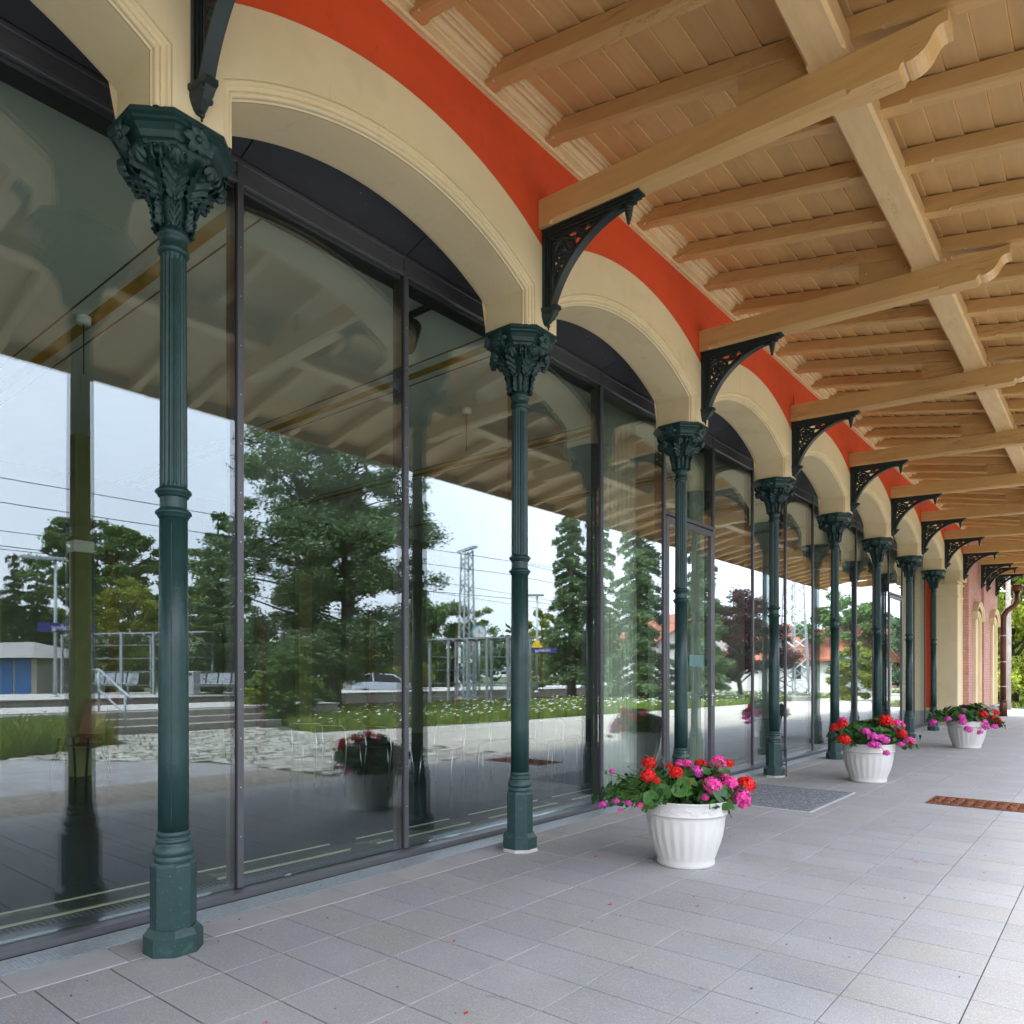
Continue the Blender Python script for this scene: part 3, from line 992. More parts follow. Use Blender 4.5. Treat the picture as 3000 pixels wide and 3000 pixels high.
def bracket_meshes():
    out = []
    b = MB()
    b.bbox((0, -.038, 3.965), (.028, .038, 4.50), .004).box((.028, -.026, 3.985), (.046, .026, 4.49)).box((.046, -.016, 3.985), (.060, .016, 4.48))
    out.append(('stile', b.mesh('stile', MAT['bracket'])))
    b = MB()
    sl = -.037
    def zt(x): return 4.535 + sl * x
    st = []
    for w, za, zb in ((.045, -.014, 0.0), (.036, -.03, -.014), (.028, -.055, -.03), (.018, -.075, -.055)):
        x1 = .80 - (.0 if w > .04 else .02 if w > .03 else .05 if w > .02 else .09)
        b.add([(0, -w, zt(0) + za), (x1, -w, zt(x1) + za), (x1, w, zt(x1) + za), (0, w, zt(0) + za), (0, -w, zt(0) + zb), (x1, -w, zt(x1) + zb), (x1, w, zt(x1) + zb), (0, w, zt(0) + zb)],
              [(0, 3, 2, 1), (4, 5, 6, 7), (0, 1, 5, 4), (1, 2, 6, 5), (2, 3, 7, 6), (3, 0, 4, 7)])
    out.append(('top_bar', b.mesh('top_bar', MAT['bracket'])))
    b = MB()
    for off0, off1, w in ((0, .016, .034), (.016, .030, .024), (.030, .042, .014)):
        A, B = arc_pts(off0), arc_pts(off1)
        rings = [[(p[0], -w, p[1]), (p[0], w, p[1]), (q[0], w, q[1]), (q[0], -w, q[1])] for p, q in zip(A, B)]
        b.loft(rings, True, True)
    out.append(('arched_rib', b.mesh('arched_rib', MAT['bracket'])))
    # pierced scrollwork
    b = MB()
    # thin backing web keeps the scrolls together
    web = [(.05, 4.03)] + [(p[0] - .012, p[1] + .012) for p in arc_pts(0.012, 10)] + [(.60, 4.50), (.05, 4.50)]
    c0 = (.175, 4.345)
    ring = [(c0[0] + .083 * math.cos(a), 0, c0[1] + .083 * math.sin(a)) for a in [2 * pi * k / 28 for k in range(28)]]
    b.tube(ring, .016, 6, closed=True)
    for k in range(8):
        a = 2 * pi * k / 8 + .2
        b.ball((c0[0] + .042 * math.cos(a), 0, c0[1] + .042 * math.sin(a)), .027, 8, 5, 0, (1, .5, 1))
    b.ball((c0[0], 0, c0[1]), .034, 10, 6, 0, (1, .8, 1))
    for (x, z, r, a0, tn, sg) in ((.305, 4.425, .050, 2.6, 1.3, -1), (.355, 4.385, .036, 3.6, 1.3, 1), (.41, 4.45, .034, 3.0, 1.2, -1), (.465, 4.445, .022, 3.4, 1.2, 1), (.125, 4.22, .040, 1.2, 1.3, 1), (.095, 4.15, .032, 1.4, 1.3, -1), (.19, 4.235, .030, 1.8, 1.2, -1), (.10, 4.08, .020, 1.5, 1.2, 1), (.085, 4.435, .030, 0, 1.2, 1), (.27, 4.315, .030, 2.2, 1.2, 1), (.54, 4.46, .016, 3.2, 1.1, -1)):
        b.tube(spiral(x, z, r, a0, tn, 20, sg), [.015 - .006 * k / 20 for k in range(21)], 6)
        b.ball((x, 0, z), r * .32, 6, 5, 0, (1, .7, 1))
    for pth in ([(.05, 4.02), (.10, 4.12), (.16, 4.22), (.24, 4.29), (.32, 4.36), (.44, 4.43), (.60, 4.47)], [(.06, 4.47), (.20, 4.455), (.33, 4.47), (.45, 4.48)], [(.065, 4.46), (.075, 4.33), (.07, 4.2), (.068, 4.05)]):
        b.tube([(x, 0, z) for x, z in pth], .016, 6)
    for (x, z, r, sx) in ((.25, 4.40, .016, 1.8), (.33, 4.44, .012, 2), (.14, 4.28, .014, 1.2), (.22, 4.27, .012, 1.6), (.30, 4.345, .013, 1.7), (.39, 4.41, .012, 1.8), (.08, 4.30, .014, 1), (.09, 4.40, .016, 1), (.11, 4.15, .012, 1), (.5, 4.465, .012, 2), (.075, 4.11, .01, 1), (.16, 4.45, .012, 2)):
        b.ball((x, 0, z), r * 1.35, 7, 5, 0, (sx, .6, 1))
    out.append(('scrollwork', b.mesh('scrollwork', MAT['bracket'])))
    # corbel foot and hanging cone
    b = MB()
    b.loft([oct_ring(.050, .03, z) if False else [(max(0, x0), -w, z), (x1, -w * .55, z), (x1, w * .55, z), (max(0, x0), w, z)] for x0, x1, w, z in ((0, .125, .052, 3.968), (0, .125, .052, 3.945), (0, .108, .044, 3.938), (0, .098, .044, 3.915), (0, .075, .036, 3.89), (0, .040, .022, 3.862), (0, .026, .010, 3.852))], True, True)
    for k in range(3):
        b.ball((.085 - .012 * k, .022 * (k - 1), 3.925 - .012 * k), .016, 7, 5)
    b.ball((.03, 0, 3.842), .014, 8, 6)
    b.tube([(.03, 0, 3.845), (.03, 0, 3.815)], .006, 6)
    out.append(('corbel', b.mesh('corbel', MAT['bracket'])))
    b = MB()
    prof = [(.030, 4.452), (.034, 4.445)]
    z = 4.44
    r = .028
    while r > .006:
        prof += [(r, z), (r + .005, z - .007), (r, z - .013), (r - .003, z - .015)]
        z -= .0165; r -= .0032
    prof.append((.002, z - .006))
    b.lathe(prof, 12, (.70, 0, 0))
    out.append(('pendant', b.mesh('pendant', MAT['bracket'])))
    return out


br_me = bracket_meshes()
BR = [(n * S, 0.0) for n in range(0, 9)] + [(23.5, .08), (24.5, .10), (26.3, .12)]
BR_LABEL = ['dark pierced iron bracket above the nearest column, cut by the top edge', 'dark pierced iron bracket above the second column', 'dark pierced iron bracket above the column behind the nearest pot',
            'dark pierced iron bracket over the column with the loose cable', 'dark pierced iron bracket over the fifth column of the row', 'dark pierced iron bracket over the sixth column of the row',
            'dark pierced iron bracket over the column beside the farther door', 'dark pierced iron bracket over the last column of the row', 'dark pierced iron bracket over the cream end pier',
            'dark pierced iron bracket on the brick wall, first after the cream pier', 'dark pierced iron bracket on the brick wall, between two others', 'dark pierced iron bracket on the brick wall, next to the downpipe']
for (y, dx), lab in zip(BR, BR_LABEL):
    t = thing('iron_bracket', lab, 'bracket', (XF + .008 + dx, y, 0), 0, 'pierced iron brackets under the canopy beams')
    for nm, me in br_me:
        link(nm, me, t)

# ================================================================== timber canopy
canopy = thing('platform_canopy', 'tan painted timber canopy of rafters and boards over the platform', 'canopy')  # bays behind the camera are added unseen, to shade the beam sides
RS = -.195
def rz(x): return 5.219 + RS * x          # underside of the rafters
def bz(x): return 4.543 - .037 * x        # underside of the beams
XE_ = 3.86


def bar(stations, w):
    """timber along x with stop-chamfered lower edges: stations of (x, zbottom, ztop, chamfer)"""
    rings = []
    for x, z0, z1, c in stations:
        rings.append([(x, -w, z1), (x, -w, z0 + c), (x, -w + c, z0), (x, w - c, z0), (x, w, z0 + c), (x, w, z1)])
    return MB().loft(rings, True, True)


def raft_mesh():
    st = []
    for x, c in ((.236, .0005), (.335, .0005), (.35, .017), (1.98, .017), (1.995, .0005), (2.50, .0005), (2.515, .017), (3.60, .017), (3.615, .0005), (XE_, .0005)):
        st.append((x, rz(x), rz(x) + .121, c))
    return bar(st, .05).mesh('rafter', MAT['beam'])


rm = raft_mesh()
for k in range(-32, 41):
    link('rafter', rm, canopy, (0, k * S / 4 - .0, 0), (0, 0, 0))


def beam_mesh(x0):
    w = .078
    st = []
    for x, c in ((x0, .0005), (x0 + .09, .0005), (x0 + .115, .024), (2.33, .024), (2.36, .0005), (2.589, .0005)):
        st.append((x, bz(x), bz(x) + .20, c))
    b = bar(st, w)
    b.f.pop(); b.m.pop(); b.sm.pop()
    e = bz(2.589)
    prof = [(2.5885, e + .20), (2.5885, e), (2.592, e + .012), (2.600, e + .024), (2.612, e + .030), (2.621, e + .031), (2.622, e + .018), (2.64, e + .0185), (2.66, e + .022), (2.684, e + .030), (2.706, e + .044), (2.722, e + .060), (2.735, e + .080), (2.746, e + .100), (2.758, e + .116), (2.772, e + .126), (2.79, e + .131), (2.814, e + .131), (2.816, e + .192)]
    b.prism(prof, 'y', -w, w)
    return b.mesh('beam', MAT['beam'])


bm_main, bm_wing = beam_mesh(XF + .006), beam_mesh(XF + .09)
BY = [(n * S, bm_main) for n in range(-7, 9)] + [(23.5, bm_wing), (24.5, bm_wing), (26.3, bm_wing)]
cl = MB()
cl.prism([(1.715, bz(1.715) + .2), (2.125, bz(2.125) + .2), (2.125, rz(2.125) - .001), (1.715, rz(1.715) - .001)], 'y', -.049, -.012)
for x in (1.765, 2.07):
    cl.tube([(x, -.049, (bz(x) + .2 + rz(x)) / 2 + .01), (x, -.060, (bz(x) + .2 + rz(x)) / 2 + .01)], .017, 6, smooth=False)
    cl.tube([(x, -.049, rz(x) + .06), (x, -.058, rz(x) + .06)], .015, 8, smooth=False)
cl_me = cl.mesh('cleat', MAT['beam'])
for y, me in BY:
    link('beam', me, canopy, (0, y, 0))
    if y < 21.5: link('cleat', cl_me, canopy, (0, y, 0))
# purlin lengths between the beams, resting on them
zb = bz(2.24) + .2
ys = [-8 * S] + [y for y, m_ in BY] + [26.9]
for i in range(len(ys) - 1):
    ya, yb = ys[i] + .001, ys[i + 1] - .001
    rings = []
    for y, c in ((ya, .0005), (ya + .12, .0005), (ya + .145, .018), (yb - .145, .018), (yb - .12, .0005), (yb, .0005)):
        x0, x1, z1 = 2.135, 2.345, rz(2.24) + .02
        rings.append([(x0, y, z1), (x0, y, zb + c), (x0 + c, y, zb), (x1 - c, y, zb), (x1, y, zb + c), (x1, y, z1)])
    MB().loft(rings, True, True).build('purlin', MAT['purlin'], canopy)
# boards above the rafters, lap beads showing as pale ridges
def rt(x): return rz(x) + .1215
x = .36
while x < XE_ - .02:
    w = .1665
    x1 = min(x + w, XE_ + .03)
    b = MB()
    prof = [(x + .001, rt(x) + .019), (x1 - .003, rt(x1) + .001), (x1 - .0005, rt(x1) + .003), (x1 - .0005, rt(x1) + .030), (x + .001, rt(x) + .030)]
    b.prism(prof, 'y', -8 * S, 26.9)
    b.build('board', MAT['board'], canopy)
    x += w
# roof covering, eaves board and gutter
MB().add([(-.2, -8 * S, rt(-.2) + .04), (XE_ + .03, -8 * S, rt(XE_) + .03), (XE_ + .03, 27, rt(XE_) + .03), (-.2, 27, rt(-.2) + .04), (-.2, -8 * S, rt(-.2) + .09), (XE_ + .05, -8 * S, rt(XE_) + .07), (XE_ + .05, 27, rt(XE_) + .07), (-.2, 27, rt(-.2) + .09)],
         [(0, 3, 2, 1), (4, 5, 6, 7), (0, 1, 5, 4), (1, 2, 6, 5), (2, 3, 7, 6), (3, 0, 4, 7)]).build('roof', MAT['zinc'], canopy)
ge = rz(XE_)
MB().box((XE_ + .001, -8 * S, ge - .01), (XE_ + .028, 27, ge + .15)).build('eaves_board', MAT['beam'], canopy)
gp = [(XE_ + .03 + .06 + .06 * math.cos(a), ge + .10 + .06 * math.sin(a)) for a in [pi + pi * k / 8 for k in range(9)]] + [(XE_ + .03 + .06 + .055 * math.cos(a), ge + .10 + .055 * math.sin(a)) for a in [2 * pi - pi * k / 8 for k in range(9)]]
gm = MB().prism(gp, 'y', -8 * S, 27)
gm.build('gutter', MAT['zinc'], canopy)
gb = MB()
for k in range(-31, 40):
    gb.box((XE_ + .029, k * S / 4 + .2, ge + .03), (XE_ + .155, k * S / 4 + .23, ge + .036))
gb.build('gutter_bracket', MAT['zinc'], canopy)

# ================================================================== end pier and brick wing
pier = thing('end_pier', 'cream square pier with two thin mouldings closing the arcade', 'pier')
MB().box((-.46, 20.80, .37), (.135, 21.64, 3.83)).build('shaft', MAT['cream'], pier)
MB().bbox((-.47, 20.78, -.01), (.155, 21.66, .372), .006).build('plinth', MAT['plinth'], pier)
for z, p in ((3.40, .025), (3.735, .045)):
    MB().box((-.46, 20.80 - p * .6, z - .02), (.135 + p * .6, 21.64, z)).box((-.46, 20.80 - p, z), (.135 + p, 21.64, z + .02)).build('moulding', MAT['cream'], pier)
MB().box((-.46, 20.84, 3.83), (XF - .002, 21.64, 5.2)).build('upper_block', MAT['cream'], pier)
# return wall seen through the last panes
ret = thing('return_wall', 'cream cross wall with a narrow red strip behind the last column', 'wall')
MB().box((-4.5, 21.02, .37), (-.466, 21.2, 5.2)).build('wall', MAT['cream'], ret)
MB().bbox((-4.5, 21.0, -.01), (-.472, 21.2, .372), .005).build('plinth', MAT['plinth'], ret)
MB().box((-.64, 20.98, .45), (-.53, 21.03, 4.1)).build('red_strip', MAT['red'], ret)

wing = thing('brick_wing', 'salmon painted brick wing with two arched blind windows', 'building')


def wall_y(x0, x1, y0, y1, z0, z1, name='wall'):
    return MB().box((x0, y0, z0), (x1, y1, z1)).build(name, MAT['brick'], wing)


wall_y(-.46, .27, 21.645, 23.98, .35, 5.2)
wall_y(-.46, .335, 23.985, 27.0, .35, 5.2)
MB().bbox((-.47, 21.665, -.01), (.30, 23.97, .352), .006).bbox((-.47, 23.97, -.01), (.37, 27.04, .352), .006).build('plinth', MAT['plinth'], wing)


def arch_outline(yc, hw, zs, rise, n=14):
    """segment-headed outline from right foot over the head to left foot"""
    r = (hw * hw + rise * rise) / (2 * rise)
    zc = zs + rise - r
    a0 = math.asin(min(1, hw / r))
    return [(yc + r * math.sin(a0 - 2 * a0 * k / n), zc + r * math.cos(a0 - 2 * a0 * k / n)) for k in range(n + 1)]


def blind_window(xw, yc):
    hw = .56
    bands = [(hw, .07), (hw - .10, .07), (hw - .10, .045), (hw - .2, .045), (hw - .2, .0)]
    b = MB()
    rows = []
    zb_ = .40
    for h, dep in [(hw, .0)] + bands:
        o = arch_outline(yc, h, 2.95 - (hw - h) * .35, .20 * h / hw)
        rows.append([(xw + dep, yc + h, zb_)] + [(xw + dep, y, z) for y, z in o] + [(xw + dep, yc - h, zb_)])
    for i in range(len(rows) - 1):
        n = len(rows[i])
        b.add(rows[i] + rows[i + 1], [(k, k + 1, n + k + 1, n + k) for k in range(n - 1)])
    # hood mould with ears
    rows = []
    for h, dep in ((hw + .16, .0), (hw + .16, .13), (hw + .10, .13), (hw + .08, .09), (hw + .0, .09), (hw, .07)):
        o = arch_outline(yc, h, 3.02 + (h - hw) * .45, .24 * h / hw)
        rows.append([(xw + dep, yc + h, 2.88)] + [(xw + dep, y, z) for y, z in o] + [(xw + dep, yc - h, 2.88)])
    for i in range(len(rows) - 1):
        n = len(rows[i])
        b.add(rows[i] + rows[i + 1], [(k, k + 1, n + k + 1, n + k) for k in range(n - 1)])
    f = b.build('window', MAT['cream'], wing)
    o = arch_outline(yc, hw - .2, 2.87, .13)
    pts = [(xw + .004, yc + hw - .2, zb_)] + [(xw + .004, y, z) for y, z in o] + [(xw + .004, yc - hw + .2, zb_)]
    MB().add(pts, [tuple(range(len(pts)))]).build('blind_panel', MAT['cream'], f)
    MB().bbox((xw - .01, yc - hw - .05, .353), (xw + .12, yc + hw + .05, .41), .006).build('sill', MAT['plinth'], f)


blind_window(.272, 22.95)
blind_window(.337, 25.85)

pipe = thing('downpipe', 'brown copper downpipe with a swan neck at the corner of the brick wing', 'downpipe')
b = MB()
b.tube([(.50, 26.95, .30), (.50, 26.95, 3.05), (.51, 26.95, 3.25), (.60, 26.95, 3.42), (.78, 26.97, 3.56), (.86, 26.97, 3.68), (.87, 26.97, 4.05)], [.085] * 7, 16)
b.build('pipe', MAT['pipe'], pipe)
b = MB()
for z in (.95, 1.75, 2.6):
    b.lathe([(.088, 0), (.092, .008), (.092, .022), (.088, .03)], 16, (.50, 26.95, z))
b.build('collar', MAT['zinc'], pipe)
b = MB().lathe([(.115, -.01), (.115, .40), (.10, .43), (.10, .50), (.125, .50), (.125, .52), (.07, .54)], 16, (.50, 26.95, 0))
b.build('standpipe', MAT['pipe'], pipe)
b = MB().lathe([(.15, 0), (.17, .16), (.17, .20), (.15, .2)], 16, (.87, 26.97, 4.03))
b.build('hopper', MAT['pipe'], pipe)

# the rest of the station building behind the arcade
bld = thing('station_building', 'station hall of cream walls behind the glass front', 'building')
MB().box((-9.4, -21, 5.45), (-.2, 27, 8.2)).build('upper_wall', MAT['cream'], bld)
MB().box((-9.4, 21.2, -.01), (-.47, 27, 5.45)).build('wing_core', MAT['brick'], bld)
MB().add([(-9.9, -21.4, 8.2), (.35, -21.4, 8.2), (.35, 27.4, 8.2), (-9.9, 27.4, 8.2), (-4.8, -21.4, 10.4), (-4.8, 27.4, 10.4)], [(0, 3, 2, 1), (0, 1, 4), (3, 5, 2), (1, 2, 5, 4), (0, 4, 5, 3)]).build('roof', M('grey_slate_roof', (.10, .10, .11), .6), bld)

# ================================================================== flower pots
def pot_mesh():
    b = MB()
    seg = 96
    prof = [(.0, .0, 0), (.188, .0, 0), (.196, .004, 0), (.198, .02, 0), (.197, .045, 0), (.204, .06, .3), (.214, .09, 1), (.236, .15, 1), (.252, .21, 1), (.262, .27, 1), (.2665, .315, .8), (.268, .33, .2), (.268, .352, 0), (.272, .356, 0), (.281, .358, 0), (.283, .364, 0), (.281, .371, 0), (.280, .39, 0), (.283, .43, 0), (.288, .444, 0), (.292, .450, 0), (.290, .455, 0), (.282, .456, 0), (.274, .450, 0), (.268, .40, 0)]
    rings = []
    for r, z, fl in prof:
        ring = []
        for k in range(seg):
            a = 2 * pi * k / seg
            q = (k % 4)
            d = (.0055 if q in (1, 2) else .0) * fl
            ring.append(((r - d) * math.cos(a), (r - d) * math.sin(a), z))
        rings.append(ring)
    b.loft(rings, False, False, 0, True)
    return b.mesh('pot_body', MAT['pot'])


def vine_mesh():
    """raised leaf band under the rim"""
    b = MB()
    r = .281
    def P(a, z, o=.002): return ((r + o) * math.cos(a), (r + o) * math.sin(a), z)
    pr = random.Random(3)
    for k in range(14):
        a0 = 2 * pi * k / 14
        b.tube([P(a0 + t * .35, .395 + .012 * math.sin(t * 6.3)) for t in [i / 8 for i in range(9)]], .0022, 5)
        for s in (.08, .2, .3):
            a1, z1 = a0 + s, .395 + pr.choice((-.013, .016))
            L, w = .02, .009
            ang = pr.uniform(-.9, .9)
            pts = []
            for (u_, v_, o) in ((-L, 0, .0005), (-.2 * L, w, .002), (L, 0, .001), (-.2 * L, -w, .002), (0, 0, .0045)):
                u2, v2 = u_ * math.cos(ang) - v_ * math.sin(ang), u_ * math.sin(ang) + v_ * math.cos(ang)
                pts.append(P(a1 + u2 / r, z1 + v2, o))
            b.add(pts, [(0, 1, 4), (1, 2, 4), (2, 3, 4), (3, 0, 4)], 0, True)
    return b.mesh('leaf_band', MAT['pot'])


pot_me, vine_me = pot_mesh(), vine_mesh()
soil_me = MB().lathe([(.0, .41), (.268, .405), (.268, .40)], 24, cap0=False, cap1=False).mesh('soil', MAT['soil'])


def leaf_mesh(var):
    """round scalloped pelargonium leaf, cupped, with a notch at the stalk; unit radius"""
    pr = random.Random(40 + var)
    n = 15
    vs = [(0, 0, -.10)]
    for ring, rr in ((0, .55), (1, 1.0)):
        for k in range(n):
            a = .30 + (2 * pi - .6) * k / (n - 1)
            rad = rr * (1 + (.09 * math.cos(5 * a + var) + .06 * math.cos(11 * a) if ring else .03 * math.cos(5 * a)))
            z = (.06 + .07 * math.cos(5 * a + var)) * rr + (.10 if ring else -.01) * pr.uniform(.5, 1.2)
            vs.append((-rad * math.cos(a) + .15, rad * math.sin(a), z))
    fs = [(0, 1 + k, 2 + k) for k in range(n - 1)] + [(1 + k, 1 + n + k, 2 + n + k, 2 + k) for k in range(n - 1)]
    b = MB().add(vs, fs, 0, True)
    me = bpy.data.meshes.new('leaf')
    me.from_pydata(b.v, [], b.f)
    me.materials.append(MAT['geranium_o'])
    me.polygons.foreach_set('use_smooth', [True] * len(b.f))
    return me


def obj_leaf_mat():
    m, nt, b = nodes_of('geranium_leaf_single')
    oi = nt.nodes.new('ShaderNodeObjectInfo')
    tc = nt.nodes.new('ShaderNodeTexCoord')
    ln = nt.nodes.new('ShaderNodeVectorMath'); ln.operation = 'LENGTH'
    nt.links.new(tc.outputs['Object'], ln.inputs[0])
    c = mixc(nt, oi.outputs['Random'], (.020, .070, .016), (.075, .185, .040))
    zone = maprange(nt, ln.outputs['Value'], .45, .6, 0, 1)
    zone2 = maprange(nt, ln.outputs['Value'], .62, .8, 1, 0)
    mu = nt.nodes.new('ShaderNodeMath'); mu.operation = 'MULTIPLY'
    nt.links.new(zone, mu.inputs[0]); nt.links.new(zone2, mu.inputs[1])
    mu2 = nt.nodes.new('ShaderNodeMath'); mu2.operation = 'MULTIPLY'; mu2.inputs[1].default_value = .35
    nt.links.new(mu.outputs[0], mu2.inputs[0])
    c = mixc(nt, mu2.outputs[0], c, (.02, .045, .015))
    nt.links.new(c, b.inputs['Base Color'])
    b.inputs['Roughness'].default_value = .48
    b.inputs['Specular IOR Level'].default_value = .35
    tr = nt.nodes.new('ShaderNodeBsdfTranslucent'); nt.links.new(c, tr.inputs['Color'])
    mx = nt.nodes.new('ShaderNodeMixShader'); mx.inputs[0].default_value = .2
    nt.links.new(b.outputs[0], mx.inputs[1]); nt.links.new(tr.outputs[0], mx.inputs[2])
    nt.links.new(mx.outputs[0], nt.nodes['Material Output'].inputs['Surface'])
    return m


MAT['geranium_o'] = obj_leaf_mat()
LEAF = [leaf_mesh(k) for k in range(4)]


def flower_head(m, var, full=1.0):
    """ball of small five-petalled florets, unit radius"""
    pr = random.Random(90 + var)
    b = MB()
    nfl = int(34 * full)
    for i in range(nfl):
        z = 1 - 1.55 * (i + .5) / nfl
        a = i * 2.39996 + pr.uniform(-.2, .2)
        rr = math.sqrt(max(0, 1 - z * z))
        d = Vector((rr * math.cos(a), rr * math.sin(a), z)).normalized()
        c = d * pr.uniform(.78, .98)
        u = d.orthogonal().normalized(); w = d.cross(u)
        ro = pr.uniform(0, 6)
        for k in range(5):
            t = ro + 2 * pi * k / 5
            e = u * math.cos(t) + w * math.sin(t)
            f = u * -math.sin(t) + w * math.cos(t)
            L = pr.uniform(.26, .36)
            lift = pr.uniform(-.04, .14)
            p = [c, c + e * L * .55 + f * L * .42 + d * lift * .6, c + e * L + f * L * .22 + d * lift, c + e * L - f * L * .22 + d * (lift - .03), c + e * L * .55 - f * L * .42 + d * lift * .5]
            b.add([tuple(q) for q in p], [(0, 1, 2, 3, 4)], 0, False)
    me = bpy.data.meshes.new('flower_head')
    me.from_pydata(b.v, [], b.f)
    me.materials.append(m)
    return me


FH = {c: [flower_head(MAT[c], 10 * i + k) for k in range(3)] for i, c in enumerate(('fl_red', 'fl_pink', 'fl_violet'))}
CR = (math.cos(.6909), math.sin(.6909))     # across the picture


def plant(label, loc, blooms, seed, spread_l=.64, spread_r=.40, nleaf=230, small=1.0, k=1.0):
    pr = random.Random(seed)
    t = thing('geranium_plant', label, 'plant', loc, 0, 'geraniums growing in the white pots')
    stems = MB()
    fw = (-math.sin(.6909), math.cos(.6909))      # away from the camera

    def place(a, dep, z):
        return Vector((CR[0] * a + fw[0] * dep, CR[1] * a + fw[1] * dep, z))
    i = 0
    pts = []
    tries = 0
    while i < nleaf and tries < 20000:
        tries += 1
        a = pr.uniform(-spread_l, spread_r)
        dep = pr.uniform(-.33, .33)
        lim = .36
        if a < -.3:
            lim = .36 - (-.3 - a) * .75
        if abs(dep) > lim: continue
        if a > 0:
            top = .64 + .06 * min(1, a / .25) - max(0, a - .3) * 1.1
        elif a > -.3:
            top = .65 + .02 * math.sin(9 * a)
        else:
            top = .63 - (-.3 - a) * .25
        low = .42 if abs(a) < .29 else .36 + (.03 if a < 0 else -.02)
        edge = (a / (spread_l if a < 0 else spread_r)) ** 2 + (dep / .36) ** 2
        if edge > 1.15: continue
        top2 = low + (top - low) * math.sqrt(max(.05, 1.15 - edge * .8))
        z = low + (top2 - low) * pr.random() ** .55
        rad = pr.uniform(.032, .058) * small
        if a < -.3: rad *= .72
        p = place(a, dep, z * k)
        if any((p - q).length < rad * .55 for q in pts): continue
        pts.append(p)
        out = (p - Vector((0, 0, .36)))
        out.z *= .75
        nrm = (out.normalized() + Vector((pr.uniform(-.5, .5), pr.uniform(-.5, .5), pr.uniform(0, .7)))).normalized()
        q = nrm.to_track_quat('Z', 'X') @ Quaternion((0, 0, 1), pr.uniform(0, 6.28))
        o = link('leaf', LEAF[i % 4], t, p)
        o.rotation_mode = 'QUATERNION'
        o.rotation_quaternion = q
        o.scale = (rad, rad, rad)
        i += 1
        if i % 2 == 0:
            base = Vector((p.x * .35, p.y * .35, .41))
            mid = (base + p) / 2 + Vector((0, 0, .04))
            stems.tube([base, mid, p], .0028, 4, smooth=False)
    for (a, dep, z, r, c) in blooms:
        p = place(a, dep, z)
        o = link('flower_head', FH[c][pr.randrange(3)], t, p)
        o.rotation_euler = (pr.uniform(-.5, .5), pr.uniform(-.5, .5), pr.uniform(0, 6))
        o.scale = (r, r, r * .88)
        base = Vector((p.x * .4, p.y * .4, .42))
        stems.tube([base, (base + p) / 2 + Vector((0, 0, .05)), p - Vector((0, 0, r * .3))], .0032, 5)
    # trailing and upright shoots with small leaves
    C = []
    for q0 in range(14):
        a = -spread_l * pr.uniform(.55, 1.05) if q0 < 9 else pr.uniform(-.3, spread_r)
        dep = pr.uniform(-.22, .15)
        z1 = pr.uniform(.38, .70) if q0 < 9 else pr.uniform(.66, .78)
        p0 = place(a * .45, dep * .5, .46)
        p1 = place(a, dep, z1)
        mid = (p0 + p1) / 2 + Vector((0, 0, .05))
        stems.tube([p0, mid, p1], .0024, 4, smooth=False)
        for q in range(7):
            s = .4 + .6 * q / 6
            pt = p0.lerp(mid, s * 2) if s < .5 else mid.lerp(p1, s * 2 - 1)
            C.append(pt + Vector((pr.uniform(-.02, .02), pr.uniform(-.02, .02), pr.uniform(-.015, .02))))
    V, F = leaf_quads(np.array([tuple(c) for c in C]), .018, .7)
    tag(link('shoot_leaves', np_mesh('shoot_leaves', V, F, MAT['geranium']), t), kind='stuff')
    # dense leaf mass inside
    Cc = []
    for q0 in range(420):
        a = pr.uniform(-spread_l * .8, spread_r * .85); dep = pr.uniform(-.27, .27)
        if (a / (spread_l * .82 if a < 0 else spread_r * .9)) ** 2 + (dep / .28) ** 2 > 1: continue
        Cc.append(tuple(place(a, dep, pr.uniform(.42, .58) * k)))
    V, F = leaf_quads(np.array(Cc), .035 * small, .8)
    tag(link('inner_leaves', np_mesh('inner_leaves', V, F, MAT['geranium']), t), kind='stuff')
    tag(stems.build('stems', MAT['stem'], t), kind='stuff')
    return t


def pot(label, loc, rz_, sc=1.0):
    t = thing('flower_pot', label, 'flower pot', loc, rz_, 'white flower pots along the platform')
    t.scale = (sc, sc, 1 + (sc - 1) * .6)
    link('pot_body', pot_me, t); link('leaf_band', vine_me, t); link('soil', soil_me, t)
    return t


